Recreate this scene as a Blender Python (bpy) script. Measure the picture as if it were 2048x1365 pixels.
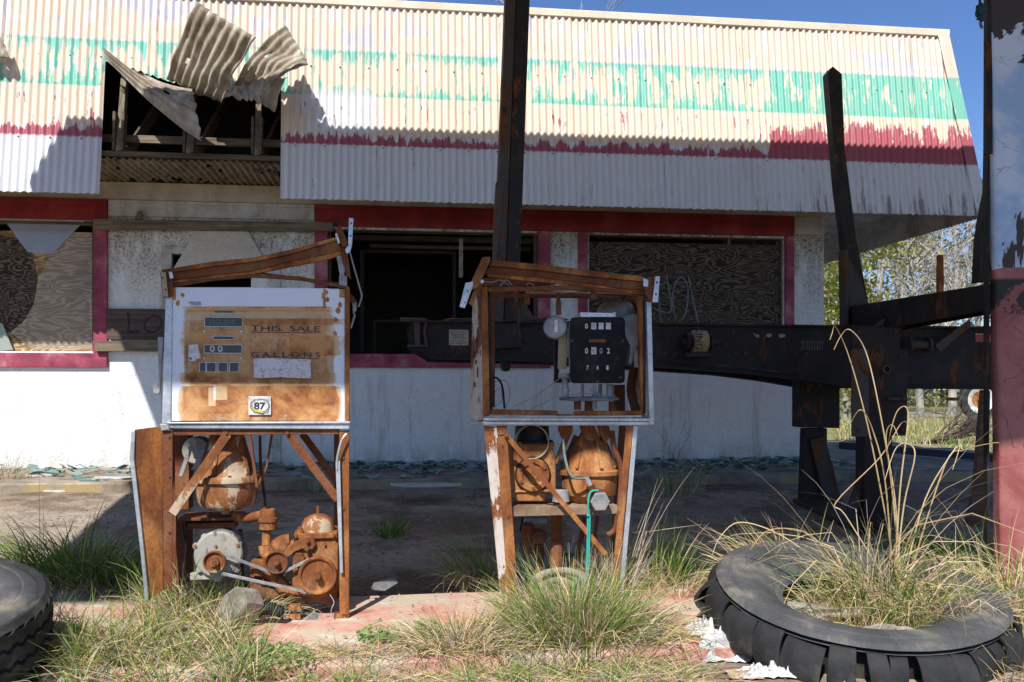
import bpy, bmesh, math, random
import numpy as np
from mathutils import Vector, Matrix, noise as mnoise
R = math.radians
random.seed(7); rng = np.random.default_rng(7)
sc = bpy.context.scene; COL = sc.collection
for o in list(bpy.data.objects): bpy.data.objects.remove(o)

# ------------------------------------------------------------ camera, sky, sun
F = 1800.0; HZ = 777.0; CZ = 1.13           # focal length and horizon row (px of a 2048 wide picture), eye height
cam = bpy.data.cameras.new('camera'); co = bpy.data.objects.new('camera', cam); COL.objects.link(co)
cam.sensor_width = 36; cam.lens = F/2048*36; cam.shift_y = (HZ-682.5)/2048; cam.clip_end = 2000; cam.clip_start = .05
co.location = (0, 0, CZ); co.rotation_euler = (R(90), 0, 0); sc.camera = co
SUN_EL, SUN_AZ = R(47), R(16)                # light travels forward and AZ to the right
w = bpy.data.worlds.new('World'); sc.world = w; w.use_nodes = True
nt = w.node_tree; sky = nt.nodes.new('ShaderNodeTexSky'); sky.sky_type = 'NISHITA'; sky.sun_disc = False
sky.sun_elevation = SUN_EL; sky.sun_rotation = R(180)+SUN_AZ; sky.air_density = 1.0; sky.dust_density = 0; sky.ozone_density = 5
bg = nt.nodes['Background']; bg.inputs[1].default_value = .08; tn = nt.nodes.new('ShaderNodeMix'); tn.data_type = 'RGBA'; tn.blend_type = 'MULTIPLY'; tn.inputs[0].default_value = 1; tn.inputs[7].default_value = (.86, .99, 1.22, 1); nt.links.new(sky.outputs[0], tn.inputs[6]); nt.links.new(tn.outputs[2], bg.inputs[0])
sl = bpy.data.lights.new('sun', 'SUN'); so = bpy.data.objects.new('sun', sl); COL.objects.link(so)
sl.energy = 4.7; sl.angle = R(.53); sl.color = (1, .955, .89)
d = Vector((math.sin(SUN_AZ)*math.cos(SUN_EL), math.cos(SUN_AZ)*math.cos(SUN_EL), -math.sin(SUN_EL)))
so.rotation_euler = d.to_track_quat('-Z', 'Y').to_euler()
sc.view_settings.view_transform = 'Standard'; sc.view_settings.look = 'None'; sc.view_settings.exposure = 0.5

# ------------------------------------------------------------ node helpers
class NB:
    def __init__(s, name, rough=.7, metal=0., spec=.4):
        s.m = bpy.data.materials.new(name); s.m.use_nodes = True; s.t = s.m.node_tree
        s.b = s.t.nodes['Principled BSDF']; s.b.inputs['Roughness'].default_value = rough
        s.b.inputs['Metallic'].default_value = metal; s.b.inputs['Specular IOR Level'].default_value = spec
        s.tc = s.t.nodes.new('ShaderNodeTexCoord')
    def n(s, k): return s.t.nodes.new(k)
    def put(s, sock, v):
        if hasattr(v, 'is_linked') or isinstance(v, bpy.types.NodeSocket): s.t.links.new(v, sock)
        elif isinstance(v, (tuple, list)) and len(v) == 3 and sock.type == 'RGBA': sock.default_value = (*v, 1)
        else: sock.default_value = v
    def co(s, sx=1, sy=1, sz=1, kind='Object'):
        m = s.n('ShaderNodeMapping'); m.inputs['Scale'].default_value = (sx, sy, sz); s.t.links.new(s.tc.outputs[kind], m.inputs[0]); return m.outputs[0]
    def world(s, sx=1, sy=1, sz=1):
        g = s.n('ShaderNodeNewGeometry'); m = s.n('ShaderNodeMapping'); m.inputs['Scale'].default_value = (sx, sy, sz); s.t.links.new(g.outputs['Position'], m.inputs[0]); return m.outputs[0]
    def noise(s, vec, scale, det=4, ro=.55, dist=0):
        k = s.n('ShaderNodeTexNoise'); s.put(k.inputs['Vector'], vec); k.inputs['Scale'].default_value = scale
        k.inputs['Detail'].default_value = det; k.inputs['Roughness'].default_value = ro; k.inputs['Distortion'].default_value = dist; return k.outputs[0]
    def voro(s, vec, scale, feat='F1'):
        k = s.n('ShaderNodeTexVoronoi'); k.feature = feat; s.put(k.inputs['Vector'], vec); k.inputs['Scale'].default_value = scale; return k.outputs['Distance']
    def ramp(s, fac, stops):
        k = s.n('ShaderNodeValToRGB'); s.put(k.inputs[0], fac); e = k.color_ramp.elements
        while len(e) < len(stops): e.new(.5)
        for i, (p, c) in enumerate(stops):
            e[i].position = p; e[i].color = (*c, 1) if isinstance(c, tuple) else (c, c, c, 1)
        return k.outputs[0]
    def mix(s, f, a, b, mode='MIX'):
        k = s.n('ShaderNodeMix'); k.data_type = 'RGBA'; k.blend_type = mode; s.put(k.inputs[0], f); s.put(k.inputs[6], a); s.put(k.inputs[7], b); return k.outputs[2]
    def ma(s, op, a, b=0., c=0.):
        k = s.n('ShaderNodeMath'); k.operation = op; s.put(k.inputs[0], a); s.put(k.inputs[1], b); s.put(k.inputs[2], c); return k.outputs[0]
    def sm(s, x, lo, hi):
        k = s.n('ShaderNodeMapRange'); k.interpolation_type = 'SMOOTHSTEP'; s.put(k.inputs[0], x); s.put(k.inputs[1], lo); s.put(k.inputs[2], hi); return k.outputs[0]
    def xyz(s, vec):
        k = s.n('ShaderNodeSeparateXYZ'); s.put(k.inputs[0], vec); return k.outputs
    def attr(s, name):
        k = s.n('ShaderNodeAttribute'); k.attribute_name = name; return k.outputs['Fac']
    def bump(s, h, st=.4, dist=.01):
        k = s.n('ShaderNodeBump'); s.put(k.inputs['Height'], h); k.inputs['Strength'].default_value = st; k.inputs['Distance'].default_value = dist
        s.t.links.new(k.outputs[0], s.b.inputs['Normal'])
    def base(s, c): s.put(s.b.inputs['Base Color'], c); return s
    def rough(s, v): s.put(s.b.inputs['Roughness'], v); return s

def mottled(name, c1, c2, c3=None, scale=6, rough=.8, bump=.25, bd=.004, metal=0, fine=60, spec=.3, streak=(1, 1, 1)):
    b = NB(name, rough, metal, spec); v = b.co(*streak)
    n = b.noise(v, scale, 6, .62, .3); f = b.noise(v, fine, 3, .6)
    st = [(.34, c1), (.53, c2)] + ([(.70, c3)] if c3 else [])
    c = b.ramp(n, st); c = b.mix(b.sm(f, .35, .75), b.mix(.22, c, (0, 0, 0)), c)
    b.base(c); b.bump(b.ma('ADD', n, b.ma('MULTIPLY', f, .5)), bump, bd); return b.m
def rusty(name, paint=None, cover=.5, orange=(.47, .18, .045), dark=(.12, .042, .018), light=(.60, .31, .11), scale=5, prough=.45, streak=(1, 1, .45)):
    b = NB(name, .85, 0, .25); v = b.co(*streak)
    n = b.noise(v, scale, 7, .65, .4); f = b.noise(b.co(), 85, 4, .65); g = b.noise(b.co(), scale*3.1, 5, .6)
    c = b.ramp(n, [(.33, dark), (.46, (.21, .072, .024)), (.56, orange), (.72, light)])
    c = b.mix(b.sm(f, .38, .62), b.mix(.45, c, dark), c); c = b.mix(b.sm(g, .58, .68), c, b.mix(.6, c, dark))
    h = b.ma('ADD', n, b.ma('MULTIPLY', f, .35))
    if paint:
        m = b.sm(b.ma('ADD', b.noise(v, scale*.8, 6, .68, .5), b.ma('MULTIPLY', f, .08)), cover, cover+.035)
        c = b.mix(m, c, b.mix(b.sm(g, .4, .8), paint, b.mix(.5, paint, orange))); h = b.ma('ADD', h, b.ma('MULTIPLY', m, .5))
        b.rough(b.ma('SUBTRACT', .85, b.ma('MULTIPLY', m, .85-prough)))
    oi = b.n('ShaderNodeObjectInfo'); c = b.mix(b.ma('MULTIPLY', oi.outputs['Random'], .62), c, b.mix(.55, c, dark)); du = b.sm(b.noise(b.co(), 3.3, 5, .65), .48, .66); c = b.mix(b.ma('MULTIPLY', du, .03 if 'steel' in name else .20), c, (.40, .28, .16)); gs = b.sm(b.noise(b.co(1, 1, .5), 13, 5, .7), .56, .66); c = b.mix(b.ma('MULTIPLY', gs, .5), c, (.055, .03, .02))
    b.base(c); b.bump(h, .5, .004); return b.m

def mat_mansard():
    b = NB('corrugated_paint', .42, 0, .4); v = b.co(); X = b.xyz(v); x, z = X[0], X[2]
    vs = b.co(10, 1, 3.2); sh = b.ma('MULTIPLY', b.ma('SUBTRACT', b.noise(b.co(.9, 1, .02), 1.3, 1), .5), .22); n1 = b.ma('ADD', b.noise(vs, 1, 7, .68), sh); n2 = b.noise(b.co(42, 1, 3.5), 1, 4, .7); n3 = b.noise(b.co(1.2, 1, 1.5), 1, 4); z = b.ma('ADD', z, b.ma('MULTIPLY', b.ma('SUBTRACT', n2, .5), .016))
    nn = b.ma('ADD', b.ma('MULTIPLY', n1, .62), b.ma('MULTIPLY', n2, .38))
    Z = lambda q: q+.78
    right = b.sm(x, 2.35, 2.5)
    white = b.mix(b.noise(b.co(9, 1, .6), 1, 3), (.60, .63, .70), (.70, .70, .71))
    cream = b.mix(b.sm(n1, .5, .62), (.69, .575, .455), (.68, .62, .55))
    cm = b.sm(b.ma('ADD', z, b.ma('MULTIPLY', nn, .22)), Z(2.40), Z(2.43))
    pl = b.sm(b.noise(b.co(6, 1, 2.5), 1, 4), .64, .66); cm = b.ma('MULTIPLY', cm, b.ma('SUBTRACT', 1, b.ma('MULTIPLY', pl, .8)))
    peel = b.ma('MULTIPLY', b.sm(b.ma('ABSOLUTE', b.ma('ADD', x, 1.72)), .45, .25), b.ma('MULTIPLY', b.sm(z, Z(2.28), Z(2.36)), b.sm(z, Z(2.80), Z(2.68))))
    peel = b.ma('MULTIPLY', peel, b.sm(n1, .40, .46)); cm = b.ma('MULTIPLY', cm, b.ma('SUBTRACT', 1, peel))
    c = b.mix(cm, white, cream)
    # lilac smudges in the top band
    sm_ = b.ma('MULTIPLY', b.sm(b.ma('ADD', b.ma('MULTIPLY', n3, .5), b.ma('MULTIPLY', nn, .5)), .535, .57), b.sm(z, Z(3.12), Z(3.2)))
    c = b.mix(b.ma('MULTIPLY', sm_, .75), c, (.50, .50, .64))
    # green band
    e = b.ma('DIVIDE', b.ma('ABSOLUTE', b.ma('SUBTRACT', z, Z(2.90))), .22)
    band = b.ma('MULTIPLY', b.sm(z, Z(2.680), Z(2.690)), b.sm(z, Z(3.122), Z(3.112)))
    lt = b.ma('SUBTRACT', .550, b.ma('MULTIPLY', b.ma('MULTIPLY', b.ma('MULTIPLY', e, e), e), .12)); rt = b.ma('SUBTRACT', .458, b.ma('MULTIPLY', e, .05))
    T = b.ma('ADD', b.ma('MULTIPLY', lt, b.ma('SUBTRACT', 1, right)), b.ma('MULTIPLY', rt, right))
    g = b.ma('MULTIPLY', band, b.sm(b.ma('SUBTRACT', nn, T), -.01, .012))
    g = b.ma('MULTIPLY', g, b.ma('SUBTRACT', 1, b.ma('MULTIPLY', peel, .8)))
    c = b.mix(b.ma('MULTIPLY', g, .92), c, (.13, .48, .39))
    edge = b.ma('MULTIPLY', b.sm(b.ma('ABSOLUTE', b.ma('SUBTRACT', z, Z(3.125))), .012, .006), b.sm(n2, .4, .5)); c = b.mix(b.ma('MULTIPLY', edge, .6), c, (.42, .42, .55))
    # maroon band
    band = b.ma('MULTIPLY', b.sm(z, Z(2.215), Z(2.225)), b.sm(z, Z(2.66), Z(2.60)))
    lt = b.ma('ADD', .475, b.ma('MULTIPLY', b.ma('SUBTRACT', z, Z(2.28)), 1.5)); lt = b.ma('MINIMUM', lt, .585)
    rt = b.ma('ADD', .30, b.ma('MULTIPLY', b.ma('SUBTRACT', z, Z(2.28)), .72))
    T = b.ma('ADD', b.ma('MULTIPLY', lt, b.ma('SUBTRACT', 1, right)), b.ma('MULTIPLY', rt, right))
    r = b.ma('MULTIPLY', band, b.sm(b.ma('SUBTRACT', nn, T), -.01, .015))
    c = b.mix(b.ma('MULTIPLY', r, .93), c, (.34, .045, .085))
    line = b.ma('MULTIPLY', b.sm(b.ma('ABSOLUTE', b.ma('SUBTRACT', z, Z(2.215))), .008, .003), b.sm(n1, .42, .5)); c = b.mix(b.ma('MULTIPLY', line, .5), c, (.34, .06, .10))
    # rust drips
    rs = b.ma('MULTIPLY', b.sm(b.noise(b.co(30, 1, 4), 1.3, 4, .6), .66, .70), peel)
    c = b.mix(rs, c, (.36, .13, .04))
    # grime, heavier low on the right
    gr = b.noise(b.co(26, 1, 2.2), 1, 6, .7); lowr = b.ma('MULTIPLY', b.sm(z, Z(2.2), Z(1.7)), b.sm(x, 1.5, 3.6))
    spk = b.sm(b.ma('ADD', gr, b.ma('MULTIPLY', lowr, .13)), .60, .70)
    c = b.mix(b.ma('MULTIPLY', spk, .7), c, (.12, .105, .085))
    gz2 = b.sm(b.noise(b.co(3, 1, .8), 1, 5, .7), .45, .75); c = b.mix(b.ma('MULTIPLY', gz2, .22), c, (.35, .31, .26))
    b.base(c); b.bump(nn, .15, .002); return b.m

def mat_stucco(name='stucco', dirt=1.):
    b = NB(name, .9, 0, .2); v = b.co(); X = b.xyz(v)
    n = b.noise(v, 38, 5, .6); m = b.noise(v, 9, 4, .6); d1 = b.noise(b.co(1, 1, .45), 5, 6, .7)
    c = b.mix(b.sm(m, .3, .8), (.76, .78, .80), (.84, .84, .83))
    sp = b.ma('MULTIPLY', b.sm(n, .55, .66), b.sm(d1, .42, .62)); c = b.mix(b.ma('MULTIPLY', sp, .5*dirt), c, (.30, .26, .20))
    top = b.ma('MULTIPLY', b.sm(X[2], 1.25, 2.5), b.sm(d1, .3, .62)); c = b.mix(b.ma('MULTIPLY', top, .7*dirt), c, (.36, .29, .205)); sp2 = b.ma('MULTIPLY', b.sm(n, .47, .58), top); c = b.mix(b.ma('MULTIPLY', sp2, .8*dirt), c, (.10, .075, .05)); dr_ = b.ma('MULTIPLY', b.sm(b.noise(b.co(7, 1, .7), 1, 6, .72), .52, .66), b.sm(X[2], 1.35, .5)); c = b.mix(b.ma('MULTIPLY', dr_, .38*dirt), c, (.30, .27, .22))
    low = b.ma('MULTIPLY', b.sm(X[2], .28, .02), b.sm(d1, .35, .6)); c = b.mix(b.ma('MULTIPLY', low, .5), c, (.36, .31, .24))
    cr = b.sm(b.voro(b.mix(.1, v, b.noise(v, 3)), 2.3, 'DISTANCE_TO_EDGE'), .008, .002); c = b.mix(b.ma('MULTIPLY', cr, b.ma('MULTIPLY', b.sm(m, .45, .55), .35)), c, (.3, .28, .25))
    b.base(c); b.bump(b.ma('ADD', b.ma('MULTIPLY', n, .7), m), .75, .02); return b.m

def mat_ply(name, light, dark, contrast=26, fac=1.):
    b = NB(name, .8, 0, .2); v = b.co(.9, 1, 3.2); n = b.noise(v, 1.6, 3, .5, .35)
    s = b.ma('SINE', b.ma('MULTIPLY', n, contrast*6)); f = b.noise(b.co(4, 1, 90), 1, 4, .6)
    k = b.ma('ADD', b.sm(s, -.3, .8), b.ma('MULTIPLY', b.ma('SUBTRACT', f, .5), .8))
    c = b.mix(k, dark, light); st = b.sm(b.noise(b.co(), 2, 4), .45, .7); c = b.mix(b.ma('MULTIPLY', st, .35*fac), c, (.08, .05, .03))
    b.base(c); b.bump(f, .3, .003); return b.m

def mat_wood(name, c1, c2, ax='x'):
    s = {'x': (2, 30, 30), 'z': (30, 30, 2), 'y': (30, 2, 30)}[ax]
    b = NB(name, .85, 0, .2); n = b.noise(b.co(*s), 1, 6, .65, .4); g = b.noise(b.co(), 5, 4)
    c = b.ramp(n, [(.32, c1), (.62, c2)]); c = b.mix(b.sm(g, .5, .8), c, b.mix(.5, c, (.05, .04, .03)))
    b.base(c); b.bump(n, .5, .004); return b.m

def mat_ground():
    b = NB('yard_ground', .95, 0, .15); v = b.world(); X = b.xyz(v)
    n = b.noise(v, .9, 6, .6, .3); f = b.noise(v, 34, 5, .7); g = b.noise(v, 5, 5, .65)
    peb = b.sm(b.voro(v, 55), .30, .10); pm = b.ma('MULTIPLY', peb, b.sm(b.noise(v, 9, 2), .52, .6))
    c = b.ramp(n, [(.34, (.19, .13, .085)), (.5, (.30, .225, .16)), (.64, (.40, .33, .25))])
    conc = b.sm(b.ma('ADD', b.noise(b.world(.25, 1, 1), 1.1, 4), 0), .47, .55); c = b.mix(b.ma('MULTIPLY', conc, .55), c, (.44, .38, .31))
    c = b.mix(b.ma('MULTIPLY', b.sm(f, .45, .7), .55), c, (.09, .07, .05)); c = b.mix(b.ma('MULTIPLY', b.sm(g, .55, .8), .5), c, (.34, .29, .22))
    oil = b.sm(b.noise(b.world(.8, 1.6, 1), 1.7, 5, .6), .58, .68); c = b.mix(b.ma('MULTIPLY', oil, .65), c, (.045, .034, .026)); dirt = b.sm(b.noise(v, 2.6, 6, .7), .47, .6); c = b.mix(b.ma('MULTIPLY', dirt, .6), c, (.115, .078, .05)); cr = b.sm(b.voro(b.mix(.08, v, b.noise(v, 2)), .8, 'DISTANCE_TO_EDGE'), .006, .002); c = b.mix(b.ma('MULTIPLY', b.ma('MULTIPLY', cr, b.sm(b.noise(v, .9, 3), .52, .6)), .6), c, (.06, .05, .04)); sp_ = b.sm(b.noise(v, 90, 2), .66, .70); c = b.mix(b.ma('MULTIPLY', sp_, .7), c, (.45, .42, .38))
    c = b.mix(b.ma('MULTIPLY', pm, .55), c, (.46, .43, .38))
    far = b.sm(X[1], 11.5, 15); gg = b.ramp(b.noise(v, 1.3, 6, .7), [(.35, (.10, .13, .035)), (.5, (.20, .21, .075)), (.66, (.36, .31, .17))]); c = b.mix(far, c, gg)
    b.base(c); b.bump(b.ma('ADD', b.ma('MULTIPLY', f, .6), g), .7, .03); return b.m

def mat_island():
    b = NB('island_concrete', .85, 0, .2); v = b.world(); n = b.noise(v, 2.2, 6, .65, .5); m = b.noise(v, 7, 6, .7); f = b.noise(v, 70, 4, .7)
    c = b.ramp(b.ma('ADD', b.ma('MULTIPLY', n, .6), b.ma('MULTIPLY', m, .4)), [(.41, (.42, .19, .145)), (.475, (.52, .29, .23)), (.53, (.47, .37, .28)), (.62, (.46, .41, .33))])
    c = b.mix(b.ma('MULTIPLY', b.sm(m, .58, .64), .6), c, (.60, .54, .46)); c = b.mix(b.ma('MULTIPLY', b.sm(f, .5, .75), .35), c, (.22, .13, .09))
    vv = b.noise(v, 4, 3); cr = b.sm(b.voro(v, .9, 'DISTANCE_TO_EDGE'), .010, .003); c = b.mix(b.ma('MULTIPLY', cr, b.sm(vv, .5, .6)), c, (.22, .12, .09))
    b.base(c); b.bump(b.ma('ADD', m, b.ma('MULTIPLY', f, .4)), .4, .006); return b.m

def mat_walk():
    b = NB('walk_concrete', .9, 0, .2); v = b.co(); n = b.noise(v, 3, 6, .65); f = b.noise(v, 45, 4, .7); X = b.xyz(b.tc.outputs['Normal'])
    c = b.ramp(n, [(.35, (.17, .135, .095)), (.6, (.40, .345, .265))]); c = b.mix(b.ma('MULTIPLY', b.sm(f, .5, .7), .4), c, (.10, .09, .07))
    front = b.ma('MULTIPLY', b.sm(b.ma('ABSOLUTE', X[2]), .6, .4), b.sm(n, .48, .56)); c = b.mix(b.ma('MULTIPLY', front, .6), c, (.36, .24, .06))
    b.base(c); b.bump(f, .4, .006); return b.m

def flat(name, c, rough=.6, metal=0., var=.25, scale=12, bump=.12, spec=.4):
    return mottled(name, tuple(x*(1-var) for x in c), c, tuple(min(1, x*(1+var*.4)) for x in c), scale, rough, bump, .002, metal, 70, spec)

def mat_leaf(name, c1, c2, trans=.25):
    b = NB(name, .55, 0, .3)
    i = b.n('ShaderNodeNewGeometry'); r = b.ramp(i.outputs['Random Per Island'], [(0, c1), (1, c2)]); b.base(r)
    b.b.inputs['Subsurface Weight'].default_value = 0
    t = b.n('ShaderNodeBsdfTranslucent'); b.t.links.new(r, t.inputs[0]); ad = b.n('ShaderNodeMixShader'); ad.inputs[0].default_value = trans
    b.t.links.new(b.b.outputs[0], ad.inputs[1]); b.t.links.new(t.outputs[0], ad.inputs[2]); b.t.links.new(ad.outputs[0], b.t.nodes['Material Output'].inputs[0]); return b.m
def mat_glass(name, c=(.55, .65, .62), a=.35, rough=.08):
    b = NB(name, rough, 0, .6); b.base(b.mix(b.noise(b.co(), 6, 4), c, tuple(x*.7 for x in c))); b.b.inputs['Alpha'].default_value = a; return b.m

MT = {}
MT['mansard'] = mat_mansard(); MT['stucco'] = mat_stucco(); MT['ground'] = mat_ground(); MT['island'] = mat_island(); MT['walk'] = mat_walk()
MT['cream'] = mottled('cream_trim', (.44, .37, .27), (.58, .50, .38), (.66, .60, .49), 4, .7, .2, .003)
MT['creamflash'] = mottled('cream_flashing', (.74, .62, .47), (.82, .72, .56), (.86, .80, .69), 3, .5, .1)
MT['whitewood'] = mottled('white_board', (.40, .37, .32), (.60, .58, .53), (.70, .69, .66), 5, .75, .3)
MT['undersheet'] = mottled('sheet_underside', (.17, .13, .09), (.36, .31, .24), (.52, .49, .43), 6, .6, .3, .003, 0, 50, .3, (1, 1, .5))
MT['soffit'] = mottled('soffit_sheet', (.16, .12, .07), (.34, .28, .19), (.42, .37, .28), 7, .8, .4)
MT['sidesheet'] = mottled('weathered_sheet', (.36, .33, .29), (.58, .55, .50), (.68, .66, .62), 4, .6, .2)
MT['red'] = mottled('red_board', (.17, .016, .015), (.30, .022, .022), (.36, .06, .05), 3, .45, .15, .003)
MT['magenta'] = mottled('magenta_frame', (.22, .035, .07), (.38, .07, .12), (.48, .22, .24), 5, .6, .3, .004)
MT['plyL'] = mat_ply('plywood_pale', (.50, .38, .22), (.25, .145, .065), 17)
MT['plyD'] = mat_ply('plywood_dark', (.17, .13, .095), (.034, .025, .02), 25)
MT['plank'] = mat_wood('grey_plank', (.09, .065, .045), (.24, .195, .145)); MT['plankd'] = mat_wood('dark_plank', (.05, .035, .028), (.13, .10, .08))
MT['stud'] = mat_wood('old_stud', (.10, .08, .06), (.26, .22, .17), 'z'); MT['joist'] = mat_wood('old_joist', (.05, .035, .025), (.16, .12, .085))
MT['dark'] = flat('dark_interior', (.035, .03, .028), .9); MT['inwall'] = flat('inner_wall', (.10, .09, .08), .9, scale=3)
MT['tar'] = flat('roof_felt', (.06, .06, .06), .9)
MT['alu'] = mottled('aluminium_trim', (.42, .44, .47), (.62, .65, .70), (.74, .77, .82), 5, .38, .1, .002, .55, 60, .5)
MT['rust'] = rusty('orange_rust'); MT['rustd'] = rusty('dark_rust', orange=(.19, .062, .025), dark=(.05, .018, .012), light=(.34, .14, .05))
MT['rustl'] = rusty('light_rust', orange=(.50, .215, .062), dark=(.20, .07, .025), light=(.58, .33, .13), scale=6)
MT['rustw'] = rusty('rust_with_cream_paint', (.55, .48, .36), .57, scale=6, orange=(.42, .16, .045))
MT['rustw2'] = rusty('white_panel_with_rust', (.60, .58, .54), .505, scale=5)
MT['greyp'] = rusty('grey_paint_chipped', (.40, .39, .33), .47, orange=(.22, .25, .28), dark=(.13, .145, .17), light=(.36, .33, .26), scale=9)
MT['greym'] = mottled('dull_grey_metal', (.20, .20, .20), (.36, .36, .36), (.48, .48, .47), 8, .5, .2, .003, .3)
MT['black'] = mottled('black_enamel', (.008, .008, .010), (.014, .014, .017), (.06, .04, .03), 10, .5, .15, .002, 0, 60, .15)
MT['rubber'] = mottled('tyre_rubber', (.014, .015, .016), (.030, .031, .032), (.10, .09, .075), 5, .75, .3, .003, 0, 90, .3)
MT['rubber2'] = mottled('dusty_tyre_sidewall', (.055, .058, .061), (.10, .101, .102), (.26, .235, .19), 4, .8, .25, .002, 0, 90, .3)
MT['steel'] = rusty('blackened_rusty_steel', (.014, .014, .0155), .44, orange=(.036, .024, .018), dark=(.014, .010, .009), light=(.065, .042, .03), scale=7, prough=.6)
MT['steelg'] = rusty('grey_rusty_steel', (.062, .056, .052), .48, orange=(.070, .045, .031), dark=(.026, .018, .014), light=(.11, .065, .04), scale=8, prough=.6)
MT['whitet'] = flat('white_lettering', (.78, .78, .76), .5); MT['blackt'] = flat('black_lettering', (.02, .025, .03), .6)
MT['fadet'] = mottled('faded_lettering', (.03, .03, .035), (.07, .06, .055), (.22, .12, .06), 26, .7, 0); MT['dkwin'] = flat('counter_window', (.055, .062, .075), .25); MT['paper'] = mottled('torn_paper', (.45, .45, .44), (.74, .74, .74), (.8, .8, .8), 14, .8, .5, .01)
MT['card'] = mottled('cardboard', (.30, .21, .13), (.46, .35, .24), None, 9, .85, .4)
MT['tagp'] = mottled('yellowed_plate', (.22, .18, .12), (.42, .37, .28), None, 20, .6, .2)
MT['hose'] = flat('grey_green_hose', (.17, .21, .18), .6); MT['rope'] = flat('turquoise_rope', (.03, .42, .34), .8)
MT['ropeb'] = flat('dark_blue_rope', (.02, .05, .07), .8); MT['glass'] = mat_glass('dusty_pane'); MT['shard'] = mat_glass('green_glass_shard', (.16, .30, .27), .9, .15)
MT['strap'] = mottled('webbing_strap', (.22, .15, .08), (.36, .27, .16), None, 20, .8); MT['rock'] = mottled('weathered_stone', (.22, .19, .15), (.40, .36, .30), (.52, .48, .42), 7, .9, .6, .01)
MT['bark'] = mottled('grey_bark', (.20, .18, .16), (.40, .37, .33), (.52, .49, .44), 3, .9, .3); MT['twig'] = flat('bare_twigs', (.46, .41, .36), .9)
MT['gtwig'] = flat('dark_twigs', (.10, .08, .065), .9)
G = [mat_leaf('grass_green', (.06, .15, .018), (.17, .30, .05)), mat_leaf('grass_yellow_green', (.20, .29, .055), (.38, .42, .12)),
     mat_leaf('grass_straw', (.46, .33, .16), (.72, .56, .33), .15), mat_leaf('grass_grey_straw', (.30, .25, .20), (.50, .43, .35), .1)]
MT['leafw'] = mat_leaf('weed_leaf', (.12, .24, .05), (.24, .36, .11)); MT['leaft'] = mat_leaf('tree_leaf', (.16, .19, .05), (.42, .40, .11)); MT['leafd'] = mat_leaf('dark_tree_leaf', (.10, .12, .05), (.24, .24, .11))
def mat_column():
    b = NB('flaking_column_paint', .5, 0, .35); v = b.world(); X = b.xyz(v); n = b.noise(v, 3.2, 6, .65, .5); f = b.noise(v, 22, 4, .6)
    edge = b.ma('ADD', X[2], b.ma('MULTIPLY', b.ma('SUBTRACT', n, .5), .06)); up = b.sm(edge, 1.745, 1.75)
    blue = b.mix(b.sm(n, .4, .6), (.30, .44, .64), (.52, .60, .72)); red = b.mix(b.sm(n, .35, .65), (.24, .065, .06), (.36, .14, .13))
    c = b.mix(up, red, blue)
    fl = b.sm(b.ma('ADD', b.noise(b.world(1, 1, .6), 2.6, 5, .6, 1), b.ma('MULTIPLY', b.sm(X[2], 2.85, 3.1), .35)), .605, .615); c = b.mix(b.ma('MULTIPLY', fl, up), c, (.045, .032, .026))
    blk = b.ma('MULTIPLY', b.sm(b.ma('ABSOLUTE', b.ma('SUBTRACT', X[2], 1.60)), .10, .08), b.sm(n, .44, .47)); c = b.mix(blk, c, (.02, .017, .016))
    cr = b.sm(b.voro(b.mix(.12, v, f), 6, 'DISTANCE_TO_EDGE'), .012, .004); c = b.mix(b.ma('MULTIPLY', b.ma('MULTIPLY', cr, b.sm(n, .5, .55)), .8), c, (.05, .03, .03))
    b.base(c); b.bump(b.ma('ADD', f, b.ma('MULTIPLY', fl, -1.5)), .4, .004); return b.m
MT['column'] = mat_column()

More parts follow.
